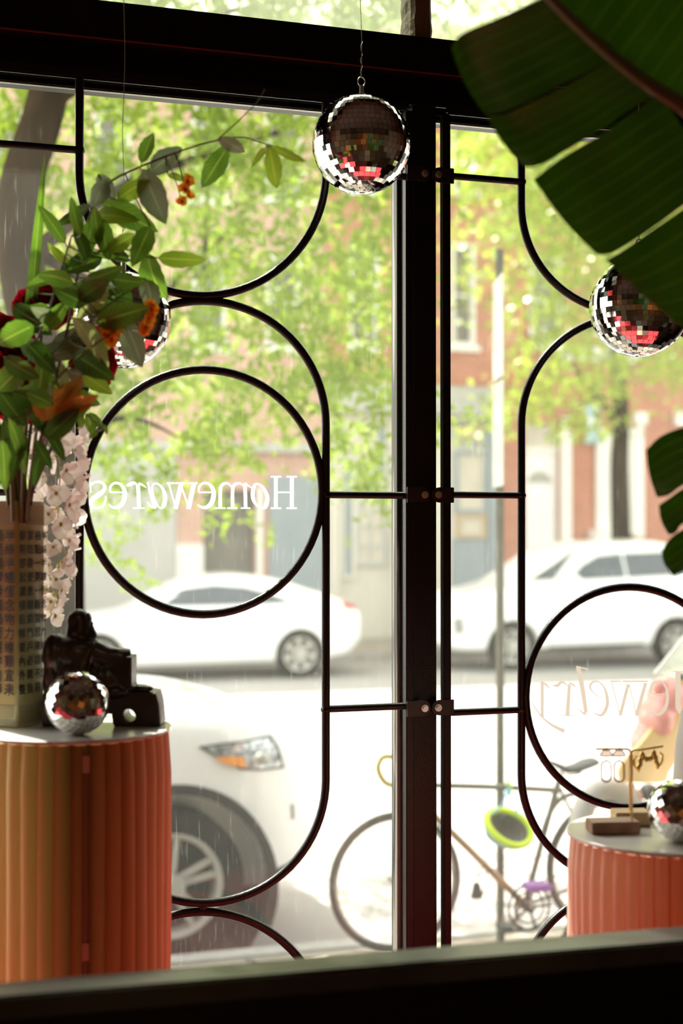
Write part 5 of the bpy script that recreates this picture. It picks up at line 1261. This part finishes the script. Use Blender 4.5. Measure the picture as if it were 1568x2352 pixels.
for cx in (xw,xw-2.75):
    # dark arch cladding, a half ring round each wheel opening
    vs=[];n=40
    for i in range(n+1):
        a=math.radians(-22)+math.radians(224)*i/n
        for r,dy in ((.470,.02),(.470,-.012),(.515,-.012),(.520,.02)): vs.append((cx+r*math.cos(a),Y3+dy,GS+.335+r*math.sin(a)))
    mb=MB().add(vs,[(i*4+k,i*4+(k+1)%4,(i+1)*4+(k+1)%4,(i+1)*4+k) for i in range(n) for k in range(4)]+[(0,1,2,3),(n*4+3,n*4+2,n*4+1,n*4)])
    mb.obj('arch_cladding',cladm,ns,smooth=True)
    MB().lathe([(.48,0),(.49,.0),(.49,.30),(.0001,.30),(.0001,.296),(.478,.296)],48,Matrix.Rotation(-PI/2,4,'X'),(cx,Y3+.05,GS+.335),False).obj('wheel_well_liner',darkin,ns,smooth=True)
def pxb(L,m,name,**k): return onbody(ns,bv,L,m,name,view=True,**k)
pxb([(456,1716),(500,1708),(560,1702),(622,1688),(640,1716),(654,1764),(600,1770),(552,1768),(508,1746)],darkin,'headlight_surround',off=.006)
hl=pxb([(464,1718),(500,1712),(560,1706),(619,1693),(634,1718),(648,1760),(600,1766),(555,1764),(512,1744)],lens,'headlight',off=.014)
pxb([(495,1739),(560,1738),(566,1764),(540,1760),(515,1752)],amber,'indicator_lens',off=.022)
MB().ell(PD(600,1742,6.80),(.038,.03,.03),14,10).obj('lamp_projector',alloy,ns,smooth=True)
pxb([(668,1848),(676,1846),(678,1880),(670,1884)],grey,'parking_sensor',off=.006,rings=2)
pxb([(640,1995),(680,1975),(676,2012),(655,2040),(636,2062)],cladm,'bumper_corner',off=.012)

# ================================================================== BICYCLE
YB=3.02
bk=thing('bicycle','bicycle locked to the signpost on the sidewalk, facing the parked SUV','bicycle',(P(1150,2100,YB).x,YB,-.03))
ftyre=mat('bicycle_tyre',(.06,.055,.05),.7); fr=mat('bicycle_frame_orange',(.42,.24,.10),.35,coat=.3); frg=mat('bicycle_frame_grey',(.17,.165,.14),.4,.3); blk=mat('black_bicycle_part',(.04,.04,.038),.5); ylw=mat('yellow_bar_tape',(.48,.42,.10),.6); chrome=mat('bicycle_chrome',(.6,.6,.58),.25,1.0); purple=mat('purple_pedal',(.30,.12,.42),.4)
fh=P(908,2025,YB); rh=P(1393,2013,YB); rh.z=fh.z; Rw=P(908,1865,YB).z-fh.z-.0
Rw=min(Rw,fh.z+.03)
def bwheel(c,Rw,par):
    w=MB().tube([c+Vector((Rw*.962*math.cos(a*PI/30),0,Rw*.962*math.sin(a*PI/30))) for a in range(60)],.0145,10,closed=True).obj('tyre',ftyre,par,smooth=True)
    MB().tube([c+Vector((Rw*.90*math.cos(a*PI/30),0,Rw*.90*math.sin(a*PI/30))) for a in range(60)],.008,8,closed=True).obj('wheel_rim',chrome,w,smooth=True)
    MB().cyl(c+Vector((0,-.05,0)),c+Vector((0,.05,0)),.018,14).cyl(c+Vector((0,-.065,0)),c+Vector((0,.065,0)),.006,8).obj('hub',chrome,w,smooth=True)
    sp=MB()
    for k in range(28):
        a=2*PI*k/28; b=a+(.5 if k%2 else -.5); s=.02*(1 if k%4<2 else -1); sp.tube([c+Vector((.016*math.cos(b),s,.016*math.sin(b))),c+Vector((Rw*.90*math.cos(a),0,Rw*.90*math.sin(a)))],.0011,4)
    s=sp.obj('spokes',chrome,w); s['kind']='stuff'
    return w
bwheel(fh,Rw,bk); bwheel(rh,Rw,bk)
bb_=P(1205,2078,YB); 
def bt(name,pts,r,m): return MB().tube(centripetal([P(*q,YB) if len(q)==2 else P(*q) for q in pts],4) if len(pts)>2 else [P(*q,YB) if len(q)==2 else P(*q) for q in pts],r,10).obj(name,m,bk,smooth=True)
bt('top_tube',[(962,1803),(1150,1808),(1290,1816)],.0135,frg); bt('down_tube',[(962,1845),(1030,1905),(1205,2078)],.0165,fr); bt('seat_tube',[(1205,2078),(1252,1905),(1284,1790)],.0145,frg)
bt('head_tube',[(952,1785),(960,1862)],.018,fr); bt('fork',[(960,1862),(950,1930),(925,1995),(908,2025)],.010,frg)
bt('seat_stay',[(1288,1818),(1345,1930),(1393,2013)],.008,frg); bt('chain_stay',[(1205,2078),(1300,2046),(1393,2013)],.009,frg)
bt('rear_fender',[(1243,1925),(1262,1868),(1290,1833),(1330,1822),(1375,1828)],.013,frg)
bt('seat_post',[(1284,1790),(1294,1762)],.0125,chrome)
bt('handlebar_stem',[(952,1785),(935,1752),(905,1740)],.012,chrome)
for dy in (-.19,.19):
    bt('drop_bar',[(905,1740,YB+dy*.2),(900,1738,YB+dy),(878,1740,YB+dy),(868,1765,YB+dy),(882,1795,YB+dy),(905,1805,YB+dy)],.0125,ylw)
MB().tube([P(905,1740,YB-.19),P(905,1740,YB+.19)],.0125,10).obj('handlebar',chrome,bk,smooth=True)
bt('brake_lever',[(880,1742,YB-.19),(866,1752,YB-.19),(872,1790,YB-.19)],.006,chrome)
sd_=MB(); sc=[(1250,1747,.018,.010),(1275,1756,.022,.013),(1300,1768,.034,.018),(1322,1764,.055,.022),(1345,1754,.068,.022),(1364,1748,.062,.016)]
rg=[]
for px,py,hw_,hh_ in sc:
    c=P(px,py,YB); rg.append([(c.x,c.y+hw_*math.cos(2*PI*k/12),c.z+hh_*math.sin(2*PI*k/12)) for k in range(12)])
sd_.add([p for r in rg for p in r],[(i*12+k,i*12+(k+1)%12,(i+1)*12+(k+1)%12,(i+1)*12+k) for i in range(5) for k in range(12)]+[tuple(range(11,-1,-1)),tuple(60+k for k in range(12))])
sd_.obj('saddle',blk,bk,smooth=True); bt('saddle_rail',[(1272,1766),(1296,1782),(1335,1776)],.004,chrome)
M=Matrix.Rotation(PI/2,4,'X'); 
cr=MB()
for rr_ in (.098,.072): cr.tube([bb_+Vector((rr_*math.cos(a*PI/24),-.045,rr_*math.sin(a*PI/24))) for a in range(48)],.005,8,closed=True)
for k in range(5): a=2*PI*k/5; cr.tube([bb_+Vector((.0,-.045,0)),bb_+Vector((.098*math.cos(a),-.045,.098*math.sin(a)))],.007,8)
for k in range(44): a=2*PI*k/44; cr.box((-.004,-.003,0),(.004,.003,.010),Matrix.Translation(bb_+Vector((.098*math.cos(a),-.045,.098*math.sin(a))))@Matrix.Rotation(-a+PI/2,4,'Y'))
cr.obj('chainring',blk,bk)['kind']='stuff'
MB().cyl(bb_+Vector((0,-.06,0)),bb_+Vector((0,.06,0)),.024,18).obj('bottom_bracket',blk,bk,smooth=True)
pe=P(1222,2030,YB-.07); MB().tube([bb_+Vector((0,-.06,0)),pe],.010,8).obj('crank_arm',chrome,bk,smooth=True); pe2=P(1180,2135,YB+.07); MB().tube([bb_+Vector((0,.06,0)),pe2],.010,8).obj('crank_arm',chrome,bk,smooth=True)
MB().box(pe-Vector((.055,.10,.014)),pe+Vector((.055,0,.014))).obj('pedal',purple,bk,bevel=.005); MB().box(pe2-Vector((.05,0,.012)),pe2+Vector((.05,.10,.012))).obj('pedal',blk,bk,bevel=.005)
ch=[bb_+Vector((-.01,-.045,.098)),rh+Vector((0,-.045,.042)),rh+Vector((.040,-.045,0)),rh+Vector((0,-.045,-.04)),rh+Vector((-.04,-.045,-.10)),bb_+Vector((0,-.045,-.098))]
MB().tube(ch,.0035,6).obj('chain',blk,bk)
cg=MB(); [cg.tube([rh+Vector((r*math.cos(a*PI/12),-.04+i*.007,r*math.sin(a*PI/12))) for a in range(24)],.003,6,closed=True) for i,r in enumerate((.030,.036,.042))]; cg.obj('cassette',blk,bk)['kind']='stuff'
bt('brake_cable',[(935,1750,YB-.02),(985,1790,YB-.03),(1040,2010,YB-.02),(1120,2000,YB-.02),(1250,1965,YB-.02),(1320,1960,YB-.01)],.0022,blk)
# lock hanging from the down tube
lk=thing('bicycle_lock','small black lock hanging from the bicycle down tube','lock',P(1100,2045,YB))
MB().prism([P(1085,2066,YB-.02),P(1092,2030,YB-.02),P(1102,2028,YB-.02),P(1110,2058,YB-.02),P(1105,2066,YB-.02)],(0,.03,0)).obj('lock_body',blk,lk,bevel=.003)
MB().tube(centripetal([P(1096,2030,YB-.005),P(1101,2002,YB-.005),P(1112,1990,YB-.018),P(1118,2000,YB-.005),P(1108,2055,YB-.005)],4),.003,6).obj('lock_cable',blk,lk)
# far bicycle shape by the far kerb, behind the fastback
M=Matrix.Translation(Vector((P(800,1420,18.2).x,18.95,.03)))@Matrix.Rotation(.35,4,'Z')@Matrix.Translation(-Vector((bk.location.x,YB,-.03)))
dup(bk,'bicycle parked on the far sidewalk behind the fastback tail',M)
# ------------------------------------------------------------------ helmet
ch_=mat('chartreuse_band',(.62,.85,.02),.4); hb=mat('blue_helmet_shell',(.25,.48,.62),.35); hin=mat('grey_helmet_foam',(.20,.18,.16),.9,bump=(30,.6)); strp=mat('pale_blue_strap',(.22,.50,.68),.7)
hc=P(1168,1900,YB-.13)
hm=thing('bicycle_helmet','blue bicycle helmet with chartreuse rim hanging by its straps from the top tube','helmet',hc)
Mh=Matrix.Translation(hc)@Matrix.Rotation(-YAW,4,'Z')@Matrix.Rotation(math.radians(25),4,'Y')@Matrix.Rotation(math.radians(50),4,'X')
def dome(r1,r2,r3,cut,n=28,m=9):
    mb=MB(); vs=[]
    for i in range(m+1):
        t=PI/2*i/m
        for k in range(n):
            a=2*PI*k/n; vs.append(Mh@Vector((r1*math.cos(t)*math.cos(a),r2*math.cos(t)*math.sin(a),-r3*math.sin(t)+cut)))
    mb.add(vs,[(i*n+k,i*n+(k+1)%n,(i+1)*n+(k+1)%n,(i+1)*n+k) for i in range(m) for k in range(n)]); return mb
dome(.115,.085,.105,0).obj('helmet_shell',hb,hm,smooth=True); dome(.092,.064,.080,.004).obj('foam_liner',hin,hm,smooth=True)
rim=MB(); rim.tube([Mh@Vector((.106*math.cos(a*PI/20),.077*math.sin(a*PI/20),.0+.006*math.sin(a*PI/10))) for a in range(40)],.0155,10,closed=True); rim.obj('helmet_rim',ch_,hm,smooth=True)
for k in range(-2,3): MB().tube([Mh@Vector((x*.088,k*.024,-.104*math.sqrt(max(0,1-x*x*.7-(k*.26)**2)))) for x in (-.9,-.6,-.3,0,.3,.6,.9)],.008,8).obj('shell_rib',hb,hm,smooth=True)
kn=P(1166,1806,YB-.02)
for a,b in (((1130,1870),-.09),((1152,1880),-.05),((1188,1875),-.09),((1205,1925),-.05)):
    q=P(a[0],a[1],YB+b-.03); MB().tube(centripetal([kn,(kn+q)/2+Vector((.004,-.02,-.01)),q],4),.0042,6).obj('strap',strp,hm,smooth=True)
MB().tube([P(1160,1800,YB-.02),P(1168,1796,YB-.022),P(1173,1812,YB-.02),P(1165,1826,YB-.02)],.008,8).obj('buckle',ch_,hm,smooth=True)
# ================================================================== SIGNPOST
sp_m=mat('galvanised_post',(.11,.11,.085),.7,.1,noise=(9,(.17,.165,.13),.4)); wsg=mat('white_sign_back',(.78,.80,.76),.5)
pb=P(1151,2170,3.20); pt=P(1149,572,3.20)
so=thing('signpost','slim metal street signpost beside the bicycle with a pale sign seen edge-on','signpost',(pb.x,3.2,-.03))
w=.0155; mb=MB().box((pb.x-w,3.2-.003,-.05),(pb.x+w,3.2+.003,pt.z)); mb.box((pb.x-w,3.203,-.05),(pb.x-w+.006,3.222,pt.z)).box((pb.x+w-.006,3.203,-.05),(pb.x+w,3.222,pt.z)); mb.obj('post',sp_m,so)
for y0_,y1_ in ((642,872),(880,1118)):
    z1=P(1149,y0_,3.19).z; z0=P(1149,y1_,3.19).z; c=Vector((pb.x-.019,3.18,0)); M=Matrix.Translation(c)@Matrix.Rotation(math.radians(-58),4,'Z')
    MB().box((-.15,-.002,z0),(.15,.002,z1),Matrix.Translation((pb.x-.030,3.16,0))@Matrix.Rotation(math.radians(90-17.8-6.4+9),4,'Z')).obj('sign_plate',wsg,so,bevel=.001)
for y_ in (700,830,930,1060): z=P(1150,y_,3.2).z; MB().cyl((pb.x,3.19,z),(pb.x,3.21,z),.007,8).obj('sign_bolt',steel,so)
# ================================================================== MOTOR SCOOTER at the frame's edge
YS=2.35
pink=mat('pink_scooter_paint',(.85,.36,.32),.3,coat=.4); tan=mat('cream_yellow_panel',(.90,.62,.26),.4,coat=.3); shieldm=glassmat('scooter_windshield',(.80,.90,.86),.22,.03,refl=1.5)
mo=thing('motor_scooter','pink and yellow motor scooter with clear windshield standing on the sidewalk','scooter',(P(1560,2100,YS).x,YS+.1,-.03))
def sheet(L,m,name,th=.006,curve=.0,smooth=True):
    """L: rows of left/right pixel pairs with Y for each -> curved panel with thickness"""
    mb=MB(); NV=8; rows=[]
    for (lx,ly,rx_,ry_,ya,yb) in L:
        a=P(lx,ly,ya); b=P(rx_,ry_,yb); rows.append([a.lerp(b,v/NV)+Vector((0,-curve*math.sin(PI*v/NV),0)) for v in range(NV+1)])
    R2=[]; 
    cols_=[centripetal([r[v] for r in rows],4) for v in range(NV+1)]
    n=len(cols_[0]); vs=[cols_[v][i] for i in range(n) for v in range(NV+1)]; k=len(vs); vs+= [p+Vector((0,th,0)) for p in vs]
    fs=[]
    for i in range(n-1):
        for v in range(NV): q=(i*(NV+1)+v,i*(NV+1)+v+1,(i+1)*(NV+1)+v+1,(i+1)*(NV+1)+v); fs.append(q); fs.append(tuple(x+k for x in q[::-1]))
    bd=[v for v in range(NV+1)]+[i*(NV+1)+NV for i in range(1,n)]+[(n-1)*(NV+1)+v for v in range(NV-1,-1,-1)]+[i*(NV+1) for i in range(n-2,0,-1)]
    for a,b in zip(bd,bd[1:]+bd[:1]): fs.append((b,a,a+k,b+k))
    return MB().add(vs,fs).obj(name,m,mo,smooth=smooth)
sheet([(1620,1405,1760,1440,YS-.05,YS+.25),(1560,1480,1720,1520,YS-.08,YS+.25),(1506,1545,1690,1600,YS-.1,YS+.25)],shieldm,'windshield',.004,.05)
MB().tube([P(1504,1548,YS-.1),P(1560,1478,YS-.08),P(1622,1402,YS-.05)],.009,8).obj('windshield_edge',wsg,mo,smooth=True)
m=MB(); m.ell(P(1530,1600,YS-.06),(.075,.10,.085),18,12); m.ell(P(1505,1650,YS-.06),(.070,.10,.09),18,12); m.ell(P(1565,1580,YS+.03),(.09,.11,.08),18,12); m.ell(P(1480,1712,YS-.05),(.055,.08,.09),18,12); m.ell(P(1640,1640,YS+.05),(.16,.12,.10),18,12)
remesh(m,'front_cowl',pink,mo,.010,4)
MB().ell(P(1518,1578,YS-.10),(.038,.03,.034),16,10).obj('turn_signal',mat('rose_lens',(.85,.30,.28),.15,coat=.7),mo,smooth=True)
sheet([(1566,1548,1660,1560,YS-.07,YS-.02),(1530,1625,1640,1640,YS-.11,YS-.05),(1478,1700,1590,1720,YS-.13,YS-.05),(1425,1760,1545,1760,YS-.13,YS-.05),(1428,1796,1530,1796,YS-.12,YS-.05)],tan,'leg_shield',.02,.03)
for i,(x,y,r) in enumerate(((1418,1820,.03),(1450,1830,.045),(1490,1820,.04),(1475,1860,.04),(1435,1862,.03),(1520,1845,.05))): MB().ell(P(x,y,YS+.02),(r,r*1.2,r*.9),12,8).obj('engine_part',blk if i%2==0 else mat('pinkish_engine_cover',(.5,.28,.24),.5),mo,smooth=True)
MB().tube(centripetal([P(1330,1905,YS),P(1345,1845,YS),P(1385,1812,YS),P(1430,1822,YS),P(1462,1870,YS)],5),.045,12).obj('front_fender',mat('grey_fender',(.42,.41,.38),.5),mo,smooth=True)
wc=P(1400,2010,YS); wc.z=-.03+.225
MB().tube([wc+Vector((.17*math.cos(a*PI/18),0,.17*math.sin(a*PI/18))) for a in range(36)],.055,12,closed=True).obj('front_tyre',rub,mo,smooth=True)
MB().cyl(wc+Vector((0,-.03,0)),wc+Vector((0,.03,0)),.12,24).obj('wheel_hub',chrome,mo,smooth=True)
MB().tube([wc,P(1450,1800,YS)],.018,10).obj('fork_leg',chrome,mo,smooth=True)
wr_=wc+Vector((1.25,0,0))
MB().tube([wr_+Vector((.17*math.cos(a*PI/18),0,.17*math.sin(a*PI/18))) for a in range(36)],.055,12,closed=True).obj('rear_tyre',rub,mo,smooth=True)
m=MB(); m.box((wc.x+.25,YS-.12,.15),(wc.x+.75,YS+.12,.22)); m.ell(wr_+Vector((-.15,0,.30)),(.45,.15,.20),20,12); m.ell(wr_+Vector((-.12,0,.50)),(.40,.13,.07),20,12)
remesh(m,'rear_body',pink,mo,.02,4)
MB().tube([P(1560,1555,YS-.3),P(1590,1548,YS),P(1600,1560,YS+.3)],.014,10).obj('handlebar',blk,mo,smooth=True)
# trim: roof of far skyline, low hedge -----------------------------------------
